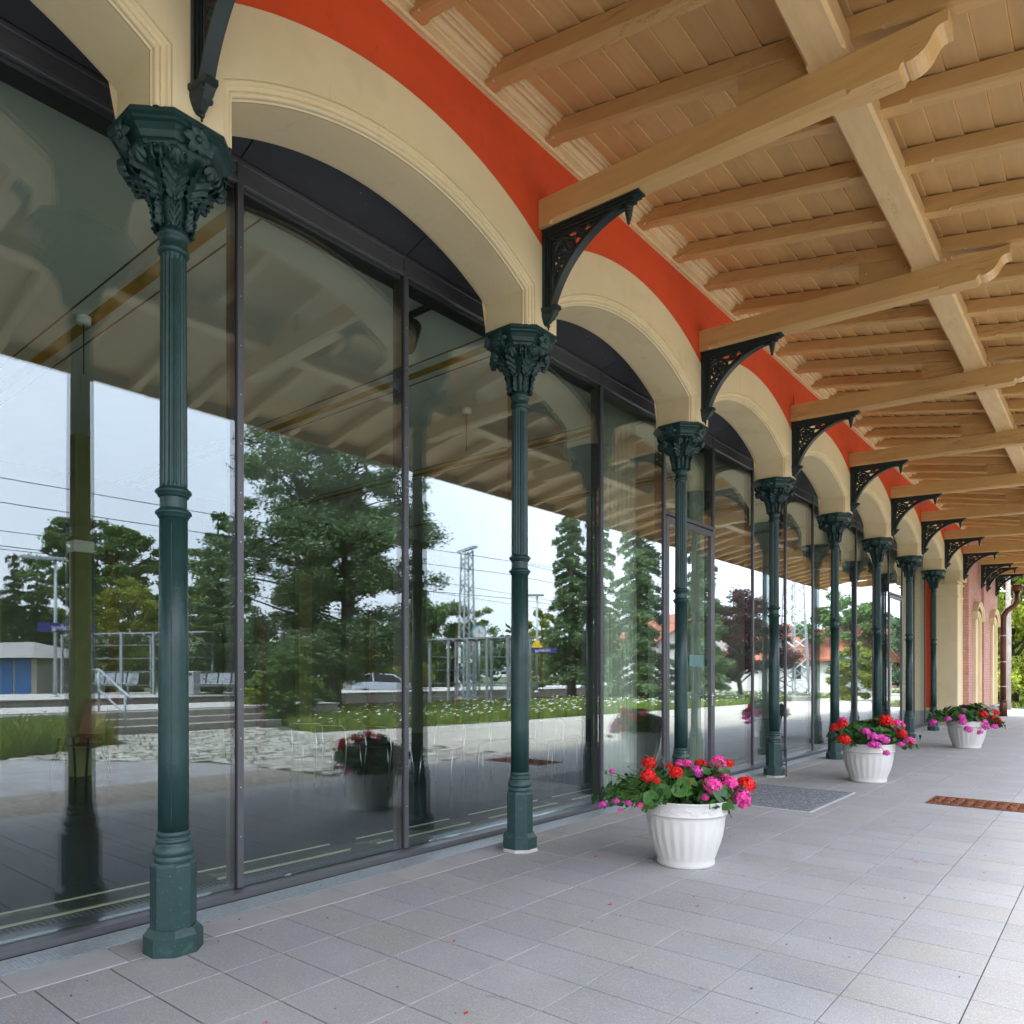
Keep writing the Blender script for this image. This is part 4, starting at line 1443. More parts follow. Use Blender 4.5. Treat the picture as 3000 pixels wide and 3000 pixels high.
P1, P2, P3 = (1.138, 3.052, 0), (1.053, 8.188, 0), (1.30, 13.96, 0)
pot('white plastic flower pot nearest the camera, before the doormat', P1, .2)
pot('white plastic flower pot in the middle of the three', P2, 1.1, 1.07)
pot('white plastic flower pot farthest from the camera', P3, 2.3, 1.14)
r_, p_, v_ = 'fl_red', 'fl_pink', 'fl_violet'
plant('geranium with large red and bright pink heads, trailing to the left', P1,
      [(-0.281, -0.15, 0.709, 0.052, r_), (-0.309, -0.26, 0.641, 0.053, r_), (-0.254, -0.25, 0.608, 0.030, r_), (-0.126, -0.26, 0.662, 0.049, r_), (-0.127, -0.05, 0.682, 0.026, r_), (0.130, 0.10, 0.668, 0.049, r_), (-0.047, -0.25, 0.598, 0.025, r_), (0.324, 0.08, 0.678, 0.039, r_), (0.423, 0.00, 0.543, 0.066, r_), (0.221, -0.02, 0.701, 0.057, p_), (0.234, 0.00, 0.643, 0.041, p_), (0.113, -0.27, 0.580, 0.064, p_), (0.267, -0.15, 0.576, 0.054, p_), (0.349, -0.14, 0.485, 0.062, p_), (0.371, -0.13, 0.433, 0.045, p_), (-0.016, 0.10, 0.672, 0.041, p_), (0.067, -0.27, 0.499, 0.028, p_), (0.032, 0.08, 0.682, 0.034, p_), (0.271, 0.00, 0.606, 0.037, p_), (0.058, -0.10, 0.645, 0.045, v_), (-0.525, -0.10, 0.649, 0.022, v_), (-0.511, -0.20, 0.463, 0.025, v_), (-0.474, -0.20, 0.456, 0.023, v_), (-0.600, -0.18, 0.436, 0.029, v_), (-0.432, -0.22, 0.452, 0.023, v_), (-0.490, -0.24, 0.410, 0.018, v_), (-0.363, -0.28, 0.448, 0.024, p_)], 5)
plant('geranium with red heads above violet ones, in the middle pot', P2,
      [(-0.457, -0.31, 0.719, 0.069, r_), (-0.481, -0.42, 0.545, 0.074, r_), (-0.518, -0.26, 0.684, 0.057, r_), (0.115, -0.21, 0.764, 0.079, r_), (0.198, -0.16, 0.718, 0.061, r_), (0.281, -0.26, 0.607, 0.063, r_), (-0.339, -0.06, 0.749, 0.055, p_), (0.291, -0.13, 0.694, 0.092, p_), (0.250, -0.16, 0.651, 0.073, p_), (0.370, -0.26, 0.518, 0.063, p_), (-0.222, -0.41, 0.644, 0.053, v_), (-0.158, -0.44, 0.584, 0.062, v_), (-0.042, -0.42, 0.570, 0.053, v_), (-0.003, -0.43, 0.545, 0.053, v_), (-0.179, -0.47, 0.493, 0.053, v_), (-0.131, -0.48, 0.487, 0.053, v_), (-0.021, -0.49, 0.395, 0.041, v_), (0.222, -0.36, 0.483, 0.039, v_), (0.184, -0.06, 0.677, 0.040, v_)], 23, .44, .52, 230, 1.1, 1.15)
plant('geranium with mostly violet heads, in the farthest pot', P3,
      [(0.126, -0.26, 0.615, 0.086, r_), (0.445, -0.11, 0.640, 0.075, r_), (0.379, -0.26, 0.513, 0.074, r_), (0.308, -0.26, 0.568, 0.048, r_), (-0.251, -0.06, 0.621, 0.068, r_), (0.221, 0.04, 0.716, 0.053, r_), (-0.757, -0.26, 0.470, 0.071, v_), (-0.556, -0.36, 0.539, 0.059, v_), (-0.313, -0.36, 0.574, 0.063, v_), (-0.339, -0.44, 0.492, 0.070, v_), (-0.270, -0.48, 0.363, 0.073, v_), (0.094, -0.36, 0.488, 0.055, v_), (0.085, -0.41, 0.405, 0.066, v_), (0.274, -0.36, 0.401, 0.059, v_), (0.341, -0.11, 0.655, 0.075, v_), (0.309, -0.16, 0.531, 0.049, v_), (-0.061, -0.48, 0.309, 0.051, v_), (-0.083, -0.06, 0.669, 0.060, v_)], 31, .74, .62, 230, 1.25, 1.15)

# ================================================================== mats, grate, petals
mat_o = thing('doormat', 'dark grey speckled doormat let into the paving at the nearer door', 'doormat')
MB().bbox((.07, 5.56, -.004), (1.175, 7.06, .009), .004).build('carpet', MAT['mat'], mat_o)
b = MB()
for a, e in (((.05, 5.535, -.004), (1.2, 5.558, .006)), ((.05, 7.062, -.004), (1.2, 7.085, .006)), ((1.177, 5.5585, -.004), (1.2, 7.0615, .006)), ((.05, 5.5585, -.004), (.068, 7.0615, .006))):
    b.box(a, e)
b.build('edge_frame', MAT['concrete'], mat_o)

gr = thing('iron_grate', 'rusty brown ornamental iron grate set in the paving', 'grate')
MB().box((1.93, 6.84, -.004), (3.0, 7.39, .0015)).build('pit_shade_plate', MAT['void'], gr)  # flat near-black plate, shade of the hollow put into its colour
b = MB()
for a, e in (((1.93, 6.84, .002), (3.0, 6.862, .010)), ((1.93, 7.368, .002), (3.0, 7.39, .010)), ((1.93, 6.8625, .002), (1.952, 7.3675, .010)), ((2.978, 6.8625, .002), (3.0, 7.3675, .010)), ((2.455, 6.8625, .002), (2.475, 7.3675, .010))):
    b.box(a, e)
b.build('grate_frame', MAT['rust'], gr)
b = MB()
pr = random.Random(8)
for ix in range(11):
    for iy in range(6):
        x, y = 1.995 + ix * .0945, 6.905 + iy * .084
        if pr.random() < .5:
            b.tube([(x + (.042 - .0022 * k) * math.cos(k * .62 + iy * 2.3 + ix), y + (.037 - .002 * k) * math.sin(k * .62 + iy * 2.3 + ix), .007) for k in range(15)], .0075, 5)
        else:
            b.tube([(x - .045, y - .03 + .03 * math.sin(iy), .007), (x, y + .03, .008), (x + .045, y - .02, .007)], .009, 5)
            b.tube([(x - .03, y + .035, .007), (x + .01, y - .03, .008), (x + .04, y + .035, .007)], .008, 5)
        if iy < 5: b.tube([(x - .047, y + .042, .006), (x + .047, y + .042, .006)], .006, 4)
tag(b.build('scrollwork', MAT['rust'], gr), kind='stuff')


def scatter(name, mat, pts, size, seed):
    pr = random.Random(seed)
    b = MB()
    for x, y in pts:
        a = pr.uniform(0, 6.28); s = size * pr.uniform(.6, 1.3)
        c, d = math.cos(a), math.sin(a)
        vs = []
        for u_, v_, z in ((-1, 0, .003), (-.4, .55, .006), (.5, .6, .004), (1, .1, .008), (.5, -.5, .005), (-.5, -.5, .004)):
            vs.append((x + (u_ * c - v_ * d) * s, y + (u_ * d + v_ * c) * s, z))
        b.add(vs, [(0, 1, 2, 3, 4, 5)])
    return tag(b.build(name, mat), kind='stuff')


pr = random.Random(77)
pet = [(1.0 + pr.gauss(0, .9), 3.0 + pr.gauss(0, 1.3)) for k in range(26)] + [(pr.uniform(.1, 3.0), pr.uniform(0, 10)) for k in range(26)] + [(1.1 + pr.gauss(0, .6), 8 + pr.gauss(0, .9)) for k in range(14)]
pet = [p for p in pet if .05 < p[0] < 3.2 and p[1] > -.5]
scatter('fallen_petals', MAT['fl_red'], pet[::2], .012, 1)
scatter('fallen_petals', MAT['fl_violet'], pet[1::3], .010, 2)
scatter('dirt_crumbs', MAT['soil'], [(pr.uniform(.02, 3.2), pr.uniform(-.8, 12)) for k in range(150)], .006, 3)
scatter('dry_leaf_litter', MAT['plywood'], [(pr.uniform(-.4, .2), pr.uniform(-.8, 12)) for k in range(40)] + [(pr.uniform(.3, 3.0), pr.uniform(-.3, 9)) for k in range(30)], .009, 4)

# ================================================================== hall behind the glass
fl = tag(MB().box((-9.0, -7.6, -.05), (-.57, 21.0, -.001)).build('hall_floor', MAT['joint']), kind='structure')
b = MB()
for i in range(14):
    for j in range(48):
        x0, y0 = -9.0 + i * .6, -7.6 + j * .6
        if x0 + .6 > -1.19: continue
        b.box((x0 + .0015, y0 + .0015, -.02), (x0 + .5985, y0 + .5985, .002))
tag(b.build('hall_floor_tiles', MAT['in_floor'], fl), kind='stuff')
tr = thing('trench_heater', 'dark floor grille with two pale edge strips behind the glass', 'floor grille')
MB().box((-1.245, -6, -.04), (-.60, 20.5, -.008)).build('trench', MAT['void'], tr)
b = MB()
for i in range(len(MUL) - 1):
    b.box((-1.238, MUL[i] + .10, -.006), (-1.222, MUL[i + 1] - .16, .007)).box((-.985, MUL[i] + .10, -.006), (-.965, MUL[i + 1] - .16, .008))
b.build('edge_strip', M('pale_brass_strip', (.55, .55, .38), .35, metal=.3), tr)
b = MB()
y = -1.5
while y < 9:
    b.box((-.93, y, -.0078), (-.62, y + .008, .002)); y += .03
b.box((-.78, -1.5, -.0076), (-.772, 9, .0025)).box((-.70, -1.5, -.0076), (-.692, 9, .0025))
tag(b.build('grille', MAT['frame'], tr), kind='stuff')

hall = thing('hall_interior', 'pale hall ceiling with gold stripes and olive walls behind the glass', 'interior')
MB().box((-9.0, -7.6, 4.42), (-.72, 21.0, 4.5)).build('ceiling', MAT['in_ceiling'], hall)
for n in range(-3, 8):
    yb_ = n * S + .9
    MB().box((-9.0, yb_, 4.414), (-.72, yb_ + .10, 4.4195)).build('gold_stripe', MAT['in_gold'], hall)
    b = MB()
    for o, w in ((-.14, .012), (.2, .012)):
        b.box((-9.0, yb_ + o, 4.415), (-.72, yb_ + o + w, 4.4195))
    b.build('line_stripe', MAT['in_brown'], hall)
MB().box((-9.4, -8.0, -.02), (-9.02, 21.0, 5.45)).build('rear_wall', MAT['in_wall'], hall)
for n in range(-3, 8):
    for o, w, mt, nm in ((0, .34, 'in_wall', 'pilaster'), (.62, .16, 'in_red', 'red_pilaster'), (1.5, .30, 'in_ochre', 'ochre_panel')):
        MB().box((-9.0, n * S + o, 0), (-8.86, n * S + o + w, 3.3 if mt != 'in_wall' else 4.4)).build(nm, MAT[mt], hall)
MB().box((-8.98, -7.6, .0), (-8.95, 21.0, .9)).build('dado', MAT['in_wall'], hall)
MB().box((-9.0, 20.7, .0), (-.7, 20.96, 4.45)).build('cross_wall', MAT['in_ceiling'], hall)
# free standing olive post where the nearest column is mirrored
MB().box((-9.0, -7.9, .0), (-.76, -7.62, .5)).box((-9.0, -7.9, 4.3), (-.76, -7.62, 5.4)).box((-9.0, -7.9, .5), (-8.0, -7.62, 4.3)).box((-4.9, -7.9, .5), (-4.5, -7.62, 4.3)).build('end_wall', MAT['in_ceiling'], hall)  # unseen end wall, wide openings added to let daylight onto the ceiling
po = thing('hall_post', 'olive square post standing inside the hall', 'post', (2 * XG - vp(152, 9.6)[0], vp(152, 9.6)[1], 0))
MB().bbox((-.10, -.10, 0), (.10, .10, 4.42), .01).build('shaft', MAT['in_olive'], po)
MB().bbox((-.12, -.12, 2.9), (.12, .12, 3.05), .01).build('collar', MAT['in_ceiling'], po)


def inside(u, d):
    x, y = vp(u, d)
    return 2 * XG - x, y


# stacked wooden chairs
for k in range(2):
    x, y = inside(152, 9.0)
    t = thing('stacking_chair', ['brown plywood chair at the bottom of the stack inside', 'brown plywood chair on top of the stack inside'][k], 'chair', (x, y, k * .11), -1.0, 'stacked plywood chairs inside the hall')
    b = MB()
    prof = [(.20, .455), (.05, .445), (-.12, .44), (-.19, .46), (-.215, .55), (-.235, .70), (-.26, .86)]
    rows = [[(px, -.20 + .008 * i, pz), (px, .20 - .008 * i, pz), (px - .008, .20 - .008 * i, pz + .012), (px - .008, -.20 + .008 * i, pz + .012)] for i, (px, pz) in enumerate(prof)]
    b.loft(rows, True, True)
    b.build('shell', MAT['plywood'], t)
    for sy in (-1, 1):
        for sx in (-1, 1):
            MB().tube([(sx * .12, sy * .19, .44), (sx * .22, sy * .235, .0)], .011, 8).build('leg', MAT['black'], t)
# row of chrome chairs
CH = [(590, 9.6), (640, 9.2), (735, 9.0), (835, 8.9), (890, 9.4), (940, 9.8), (1025, 9.7), (1068, 10.2)]
for k, (u, d) in enumerate(CH):
    x, y = inside(u, d)
    t = thing('chrome_chair', ['chrome legged chair inside, leftmost of the row', 'chrome legged chair inside, mirrored over the pot flowers', 'chrome legged chair inside, just left of the second mullion', 'chrome legged chair inside, right of the second mullion',
              'chrome legged chair inside, left of the second column', 'chrome legged chair inside, hidden partly by the second column', 'chrome legged chair inside, right of the second column', 'chrome legged chair inside, rightmost of the row'][k], 'chair', (x, y, 0), [2.2, 2.0, 1.7, -1.2, -1.1, -1.2, -1.3, -1.2][k], 'chrome chairs inside the hall')
    MB().bbox((-.2, -.2, .44), (.2, .2, .465), .008).build('seat', MAT['black'], t)
    MB().tube([(-.235, -.20, .655), (-.250, -.17, .70), (-.252, .17, .70), (-.235, .20, .655)], .007, 8).build('backrest', MAT['chrome'], t)
    for sy in (-1, 1):
        MB().tube([(.17, sy * .19, .44), (.23, sy * .21, 0)], .007, 8).build('leg', MAT['chrome'], t)
        MB().tube([(-.26, sy * .20, 0), (-.19, sy * .20, .45), (-.235, sy * .20, .66)], .007, 8).build('leg', MAT['chrome'], t)
# curtains, spot lamp, ceiling lamps
for k, (ya, yb_) in enumerate(((5.35, 6.0), (7.5, 7.9), (17.9, 18.5))):
    b = MB()
    n = 60
    rows = []
    for z in (.06, 1.4, 2.8, 4.38):
        rows.append([(-1.0 + .05 * math.sin(i * .75) + .012 * math.sin(i * 2.1 + z), ya + (yb_ - ya) * i / n, z) for i in range(n + 1)])
    b.loft(rows, False, False, 0, True, False)
    tag(b.build('curtain', MAT['curtain']), ['pale gathered curtain inside, between the second and third columns', 'pale gathered curtain inside, beside the nearer glass door', 'pale gathered curtain inside, at the far end of the hall'][k], 'curtain', 'curtains behind the glass')
x, y = (-1.2, 2.62)
t = thing('spot_lamp', 'dark cylindrical spot lamp hanging behind the upper glass', 'lamp', (x, y, 4.42))
MB().box((-.10, -.02, -.06), (.25, .02, -.02)).tube([(0, 0, -.02), (0, 0, -.12)], .012, 8).build('track', MAT['black'], t)
MB().tube([(0, .03, -.12), (.06, -.10, -.36)], .075, 18).build('lamp_body', MAT['black'], t)
for k, (u, d) in enumerate(((158, 6.4), (880, 8.6))):
    x, y = inside(u, d)
    t = thing('pendant_lamp', ['white ceiling rose with a thin cord, left of the nearest column', 'white ceiling rose with a thin cord, left of the second column'][k], 'lamp', (x, y, 4.42), 0, 'pendant lamps in the hall')
    MB().lathe([(.02, -.075), (.055, -.07), (.058, -.005), (.05, 0)], 16).build('rose', MAT['white'], t)
    MB().tube([(0, 0, -.07), (0, 0, -.5)], .006, 6).build('cord', MAT['black'], t)

# ================================================================== ground beyond the paving (seen mirrored in the glass)
def sheet(name, pts, z, mat):
    return tag(MB().add([(x, y, z) for x, y in pts], [tuple(range(len(pts)))]).build(name, mat), kind='structure')


g_gravel = M('gravel_ground', (.22, .205, .18), .95, .35, 14, spots=[(26, .55, (.42, .40, .37), .8, (1, 1, 1)), (20, .58, (.06, .058, .05), .8, (1, 1, 1))], bump=.8, bscale=150)
g_asph = M('asphalt', (.29, .29, .30), .9, .18, 2.0, spots=[(200, .62, (.28, .28, .28), .5, (1, 1, 1)), (1.2, .6, (.22, .21, .19), .5, (1, 1, 1))], bump=.3, bscale=200)
g_path = M('worn_concrete_path', (.37, .35, .305), .92, .16, 1.6, spots=[(40, .6, (.20, .20, .15), .4, (1, 1, 1)), (2.2, .62, (.16, .18, .07), .55, (1, .3, 1))], bump=.3, bscale=120)
g_plat = M('pale_platform_asphalt', (.50, .49, .47), .9, .1, 2, spots=[(60, .62, (.30, .30, .29), .5, (1, 1, 1))])
g_ball = M('track_ballast', (.17, .14, .115), .95, .4, 40, bump=1, bscale=60)
g_conc = M('platform_edge_concrete', (.26, .24, .21), .9, .2, 5, vec=(1, 1, .4), bump=.3)
g_dirt = M('meadow_floor', (.07, .085, .025), .95, .35, 3)
sheet('gravel_strip', [(3.26, -9), (4.9, -9), (4.7, 4.2), (3.26, 4.2)], -.012, g_gravel)
sheet('asphalt_road', [(4.9, -14), (9.2, -14), (8.9, 2.2), (6.1, 4.0), (4.7, 4.2)], -.016, g_asph)
sheet('path', [(3.26, 8.0), (9.8, 8.4), (9.3, 13), (9.1, 29), (9.1, 60), (3.26, 60)], -.012, g_path)
sheet('path', [(-3, 27.2), (3.26, 27.2), (3.26, 33), (-3, 36)], -.014, g_path)
sheet('cobble_bed', [(3.26, 4.2), (4.7, 4.2), (6.1, 4.0), (8.9, 2.2), (10.6, 4.7), (12.6, 4.7), (12.6, 9.6), (9.8, 8.4), (3.26, 8.2)], -.022, M('mossy_joints', (.06, .068, .035), .95, .3, 12))
b = MB()
pr = random.Random(15)


def in_poly(x, y, poly):
    c = False
    j = len(poly) - 1
    for i in range(len(poly)):
        xi, yi = poly[i]; xj, yj = poly[j]
        if (yi > y) != (yj > y) and x < (xj - xi) * (y - yi) / (yj - yi) + xi: c = not c
        j = i
    return c


cob = [(3.28, 4.25), (4.7, 4.25), (6.15, 4.05), (8.9, 2.3), (10.5, 4.75), (12.55, 4.75), (12.55, 8.75), (3.28, 7.95)]
x = 3.28
while x < 12.4:
    y = 1.8
    w = pr.uniform(.18, .24)
    while y < 9:
        L = pr.uniform(.22, .42)
        if in_poly(x + w / 2, y + L / 2, cob):
            g, z = .018, pr.uniform(-.016, .006)
            a, e, c, f = x + g, y + g, x + w - g, y + L - g
            q = .025
            b.loft([[(a, e, -.03), (c, e, -.03), (c, f, -.03), (a, f, -.03)], [(a, e, z - .012), (c, e, z - .012), (c, f, z - .012), (a, f, z - .012)], [(a + q, e + q, z), (c - q, e + q, z), (c - q, f - q, z), (a + q, f - q, z)]], False, True)
        y += L
    x += w
tag(b.build('cobblestones', M('granite_setts', (.37, .355, .325), .85, .2, 6, island=.3)), kind='stuff')

# near platform with steps up, tracks, island platform
plat = thing('near_platform', 'pale raised platform with concrete edge walls reached by steps', 'platform')
MB().box((14.1, -40, -.04), (17.6, 12.5, .45)).build('slab', g_conc, plat)
MB().box((14.08, -40, .452), (17.65, 12.55, .475)).build('surface', g_plat, plat)
st = thing('platform_steps', 'three broad concrete steps up to the pale platform', 'steps')
for k in range(3):
    MB().bbox((12.7 + .45 * k, 1.5, -.03), (14.075, 9.6, .15 * (k + 1)), .01).build('step', M('step_concrete', (.30, .28, .25), .9, .2, 6, vec=(1, 1, .3)) if k == 0 else bpy.data.materials['step_concrete'], st)
rl = thing('handrail', 'slanting grey tube handrail on the platform steps', 'handrail')
b = MB()
xr, yr = 12.75, 5.5
b.tube([(13.95, yr, .47), (13.95, yr, 1.45)], .028, 8).tube([(12.5, yr, -.02), (12.5, yr, .92)], .028, 8)
b.build('post', MAT['zinc'], rl)
MB().tube([(15.2, yr, 1.43), (13.95, yr, 1.45), (12.5, yr, .92), (12.2, yr, .80)], .03, 8).build('top_rail', MAT['zinc'], rl)
MB().tube([(13.95, yr, .98), (12.5, yr, .46)], .022, 8).build('lower_rail', MAT['zinc'], rl)
sheet('track_bed', [(17.65, -60), (23.4, -60), (23.4, 140), (17.65, 140)], -.02, g_ball)
for xt in (18.9, 20.335):
    tag(MB().prism([(xt - .06, 0), (xt + .06, 0), (xt + .02, .03), (xt + .03, .15), (xt - .03, .15), (xt - .02, .03)], 'y', -60, 140).build('rail', MAT['rust']), 'rusty rail along the ballast, %s' % ('nearer the station' if xt < 19 else 'nearer the island platform'), 'rail', 'rails of the near track')
isl = thing('island_platform', 'island platform with stone edge wall beyond the track', 'platform')
MB().box((23.4, -60, -.04), (32.5, 60, .48)).build('slab', g_conc, isl)
MB().box((23.35, -60, .482), (32.5, 60, .52)).build('surface', g_plat, isl)
sheet('verge', [(32.6, -60), (70, -60), (70, 120), (32.6, 120)], -.02, g_dirt)

# ---------------------------------------------------------------- grass
def grass(name, poly, n, h, mat, seed, base=0.0):
    r = np.random.default_rng(seed)
    xs = [p[0] for p in poly]; ys = [p[1] for p in poly]
    P = np.stack([r.uniform(min(xs), max(xs), n * 2), r.uniform(min(ys), max(ys), n * 2)], 1)
    keep = np.array([in_poly(p[0], p[1], poly) for p in P])
    P = P[keep][:n]
    m = len(P)
    a = r.uniform(0, 2 * pi, m); hh = h * r.uniform(.5, 1.25, m); w = .012 + .01 * r.random(m)
    d = np.stack([np.cos(a), np.sin(a)], 1)
    lean = r.normal(0, .28, (m, 2)) * hh[:, None]
    V = np.zeros((m, 4, 3))
    V[:, 0, :2] = P - d * w[:, None]; V[:, 1, :2] = P + d * w[:, None]
    V[:, 2, :2] = P + d * w[:, None] * .6 + lean * .6; V[:, 3, :2] = P + lean
    V[:, 0, 2] = V[:, 1, 2] = base - .03
    V[:, 2, 2] = base + hh * .7; V[:, 3, 2] = base + hh
    return tag(link(name, np_mesh(name, V.reshape(-1, 3), np.arange(4 * m).reshape(-1, 4), mat)), kind='stuff'), P


m_grass = leaf_mat('grass_blade', (.11, .18, .025), (.28, .36, .08), .3, .6)
mead = [(9.8, 8.5), (12.6, 9.7), (13.9, 9.8), (14.0, 12.7), (17.5, 12.7), (17.5, 64), (9.0, 64), (8.9, 29), (9.2, 13)]
sheet('meadow', mead, -.008, g_dirt)
_, GP = grass('meadow_grass', mead, 75000, .26, m_grass, 5)
left = [(9.3, -14), (12.65, -14), (12.65, 4.6), (10.6, 4.6), (9.0, 2.2)]
sheet('meadow', left, -.008, g_dirt)
_, GL = grass('meadow_grass', left, 20000, .48, m_grass, 6)
tuft = [(3.3, -4), (12.3, -4), (12.3, 8.6), (3.3, 8.0)]
_, GT_ = grass('joint_grass', [(8.9, 2.4), (10.5, 4.8), (12.5, 4.8), (12.5, 8.6), (4.5, 7.9), (5.5, 4.4)], 800, .05, m_grass, 7)


def flowers(name, P, n, z0, z1, size, mat, seed):
    r = np.random.default_rng(seed)
    I = r.integers(0, len(P), n)
    C = np.concatenate([P[I] + r.normal(0, .05, (n, 2)), r.uniform(z0, z1, (n, 1))], 1)
    a = r.uniform(0, pi / 2, n)
    U = np.stack([np.cos(a), np.sin(a), np.zeros(n)], 1) * size; W = np.stack([-np.sin(a), np.cos(a), np.zeros(n)], 1) * size
    up = np.array([0, 0, size * .5])
    V = np.stack([C - U, C - W - up, C + U, C + W + up], 1).reshape(-1, 3)
    tag(link(name, np_mesh(name, V, np.arange(4 * n).reshape(-1, 4), mat)), kind='stuff')


m_daisy = M('daisy_white', (.85, .85, .80), .7, .03)
m_yel = M('buttercup_yellow', (.80, .55, .03), .6, .05)
flowers('daisies', GP, 3200, .16, .34, .04, m_daisy, 1)
flowers('buttercups', GP, 600, .10, .24, .022, m_yel, 2)
flowers('daisies', GL, 400, .3, .6, .04, m_daisy, 3)
flowers('buttercups', GL, 700, .25, .6, .03, m_yel, 4)

# ---------------------------------------------------------------- trees
L_DARK = leaf_mat('dark_needles', (.035, .075, .030), (.095, .160, .060), .12, .6)
L_PINE = leaf_mat('pine_needles', (.055, .11, .048), (.175, .27, .11), .15, .6)
L_MID = leaf_mat('mid_green_leaves', (.055, .115, .028), (.155, .255, .070), .25, .6)
L_YEL = leaf_mat('yellow_green_leaves', (.120, .165, .020), (.330, .360, .060), .3, .6)
L_COP = leaf_mat('copper_leaves', (.035, .012, .016), (.110, .040, .045), .2, .6)
L_MAP = leaf_mat('lime_maple_leaves', (.250, .350, .035), (.540, .610, .115), .35, .6)
BARK = M('brown_bark', (.10, .075, .055), .9, .3, 8, (1, 1, .25), bump=.6, bscale=25, bvec=(1, 1, .2))


def limb(b, p0, p1, r0, r1, pr, n=4, sag=0.0):
    p0, p1 = Vector(p0), Vector(p1)
    pts = []
    for k in range(n + 1):
        t = k / n
        p = p0.lerp(p1, t)
        if 0 < k < n:
            p += Vector((pr.uniform(-1, 1), pr.uniform(-1, 1), pr.uniform(-.5, .5))) * (p1 - p0).length * .045
        p.z += sag * 4 * t * (1 - t)
        pts.append(p)
    b.tube(pts, [r0 + (r1 - r0) * k / n for k in range(n + 1)], 6)
    return pts


def clump(C, n, r, flat=.6):
    V = rng.normal(size=(n, 3))
    V /= np.linalg.norm(V, axis=1)[:, None]
    V *= (rng.random(n) ** .62 * rng.uniform(.75, 1.3, n))[:, None] * r
    V[:, 2] *= flat
    return np.asarray(C) + V


def finish_tree(t, wood, C, size, mat, thin=.55):
    wood.build('trunk', BARK, t)
    V, F = leaf_quads(np.concatenate(C), size, thin)
    link('crown', np_mesh('crown', V, F, mat), t)
    return t


def broadleaf(label, x, y, h, rad, mat, seed, n=7000, leaf=.13, bare=.3, group=None, lobes=16, flat=.65, name='broadleaf_tree'):
    pr = random.Random(seed)
    t = thing(name, label, 'tree', (x, y, 0), 0, group)
    w = MB()
    limb(w, (0, 0, -.1), (pr.uniform(-.2, .2), 0, h * .8), .028 * h, .007 * h, pr, 6)
    C = []
    n = int(n * 3.6)
    leaf *= .58
    per = n // lobes
    for k in range(lobes):
        a = k * 2.4 + pr.uniform(-.5, .5)
        zt = bare + (1 - bare) * ((k + .5) / lobes)
        env = math.sin(pi * min(1, max(.08, (zt - bare * .75) / (1.06 - bare * .75)))) ** .6
        rr = rad * env * pr.uniform(.45, .85)
        c = Vector((rr * math.cos(a), rr * math.sin(a), zt * h * .94))
        limb(w, (0, 0, max(.15 * h, c.z - rr * .9)), c, .010 * h, .003 * h, pr, 3)
        cr = rad * pr.uniform(.30, .46) * (.6 + .4 * env)
        for q in range(5):
            o = Vector((pr.gauss(0, 1), pr.gauss(0, 1), pr.gauss(0, .6))) * cr * .62
            C.append(clump(tuple(c + o), per // 5, cr * pr.uniform(.40, .75), flat))
    return finish_tree(t, w, C, leaf, mat)


def conifer(label, x, y, h, rad, mat, seed, n=9000, leaf=.17, bare=.06, droop=.28, group=None, top=.05, name='conifer_tree', gaps=1.0):
    n = int(n * 3)
    leaf *= .55
    pr = random.Random(seed)
    t = thing(name, label, 'tree', (x, y, 0), 0, group)
    w = MB()
    w.tube([(0, 0, -.1), (0, 0, h * .5), (0, 0, h)], [.02 * h, .012 * h, .003 * h], 8)
    C = []
    lv = int(h * 2.3)
    tot = 0
    br = []
    for k in range(lv):
        f = bare + (1 - bare) * (k + .5) / lv
        R_ = rad * ((1 - f) ** .8 + top) * pr.uniform(.75, 1.1)
        for q in range(6 if f < .8 else 4):
            a = pr.uniform(0, 2 * pi)
            L = R_ * pr.uniform(.6, 1.1)
            br.append((f * h, a, L))
            tot += L
    for z, a, L in br:
        tip = Vector((L * math.cos(a), L * math.sin(a), z - L * droop + .12 * L))
        p0 = Vector((0, 0, z))
        w.tube([p0, p0.lerp(tip, .5) + Vector((0, 0, .06 * L)), tip], [.012 + .008 * L, .012, .006], 4, smooth=False)
        m = max(6, int(n * L / tot))
        s = rng.random(m) ** .7
        P = np.outer(1 - s, np.array(p0)) + np.outer(s, np.array(tip))
        side = np.array([-math.sin(a), math.cos(a), 0])
        P += np.outer(rng.normal(0, .16, m) * L * (1.05 - s * .6), side)
        P[:, 2] += rng.normal(0, .06, m) - np.abs(rng.normal(0, .12, m)) * s
        C.append(P)
    return finish_tree(t, w, C, leaf, mat, .33)


def pine(label, x, y, h, rad, seed, n=15000, group=None, trunks=3):
    pr = random.Random(seed)
    t = thing('pine_tree', label, 'tree', (x, y, 0), 0, group)
    w = MB()
    C = []
    tops = []
    for k in range(trunks):
        bx, by = pr.uniform(-.7, .7), pr.uniform(-.7, .7)
        p = limb(w, (bx, by, -.1), (bx * 1.9, by * 1.9, h * pr.uniform(.86, .97)), .018 * h, .005 * h, pr, 7)
        tops.append((bx, by))
    for k in range(130):
        f = pr.random() ** .85
        z = h * (.12 + .86 * f)
        env = (.42 + 1.05 * math.sin(pi * min(1, f * .8 + .12))) * .72 if f < .88 else .42
        a = pr.uniform(0, 2 * pi)
        L = rad * env * pr.uniform(.35, 1.05)
        bx, by = tops[k % trunks]
        c = Vector((bx * 1.4 + L * math.cos(a), by * 1.4 + L * math.sin(a), z))
        limb(w, (bx * (1 + f), by * (1 + f), z - .35 - .1 * L), c, .045, .012, pr, 3)
        for q in range(4):
            o = Vector((pr.gauss(0, .45), pr.gauss(0, .45), pr.gauss(0, .2)))
            C.append(clump(tuple(c + o), n // 520, pr.uniform(.36, .62), .6))
    return finish_tree(t, w, C, .085, L_PINE, .30)


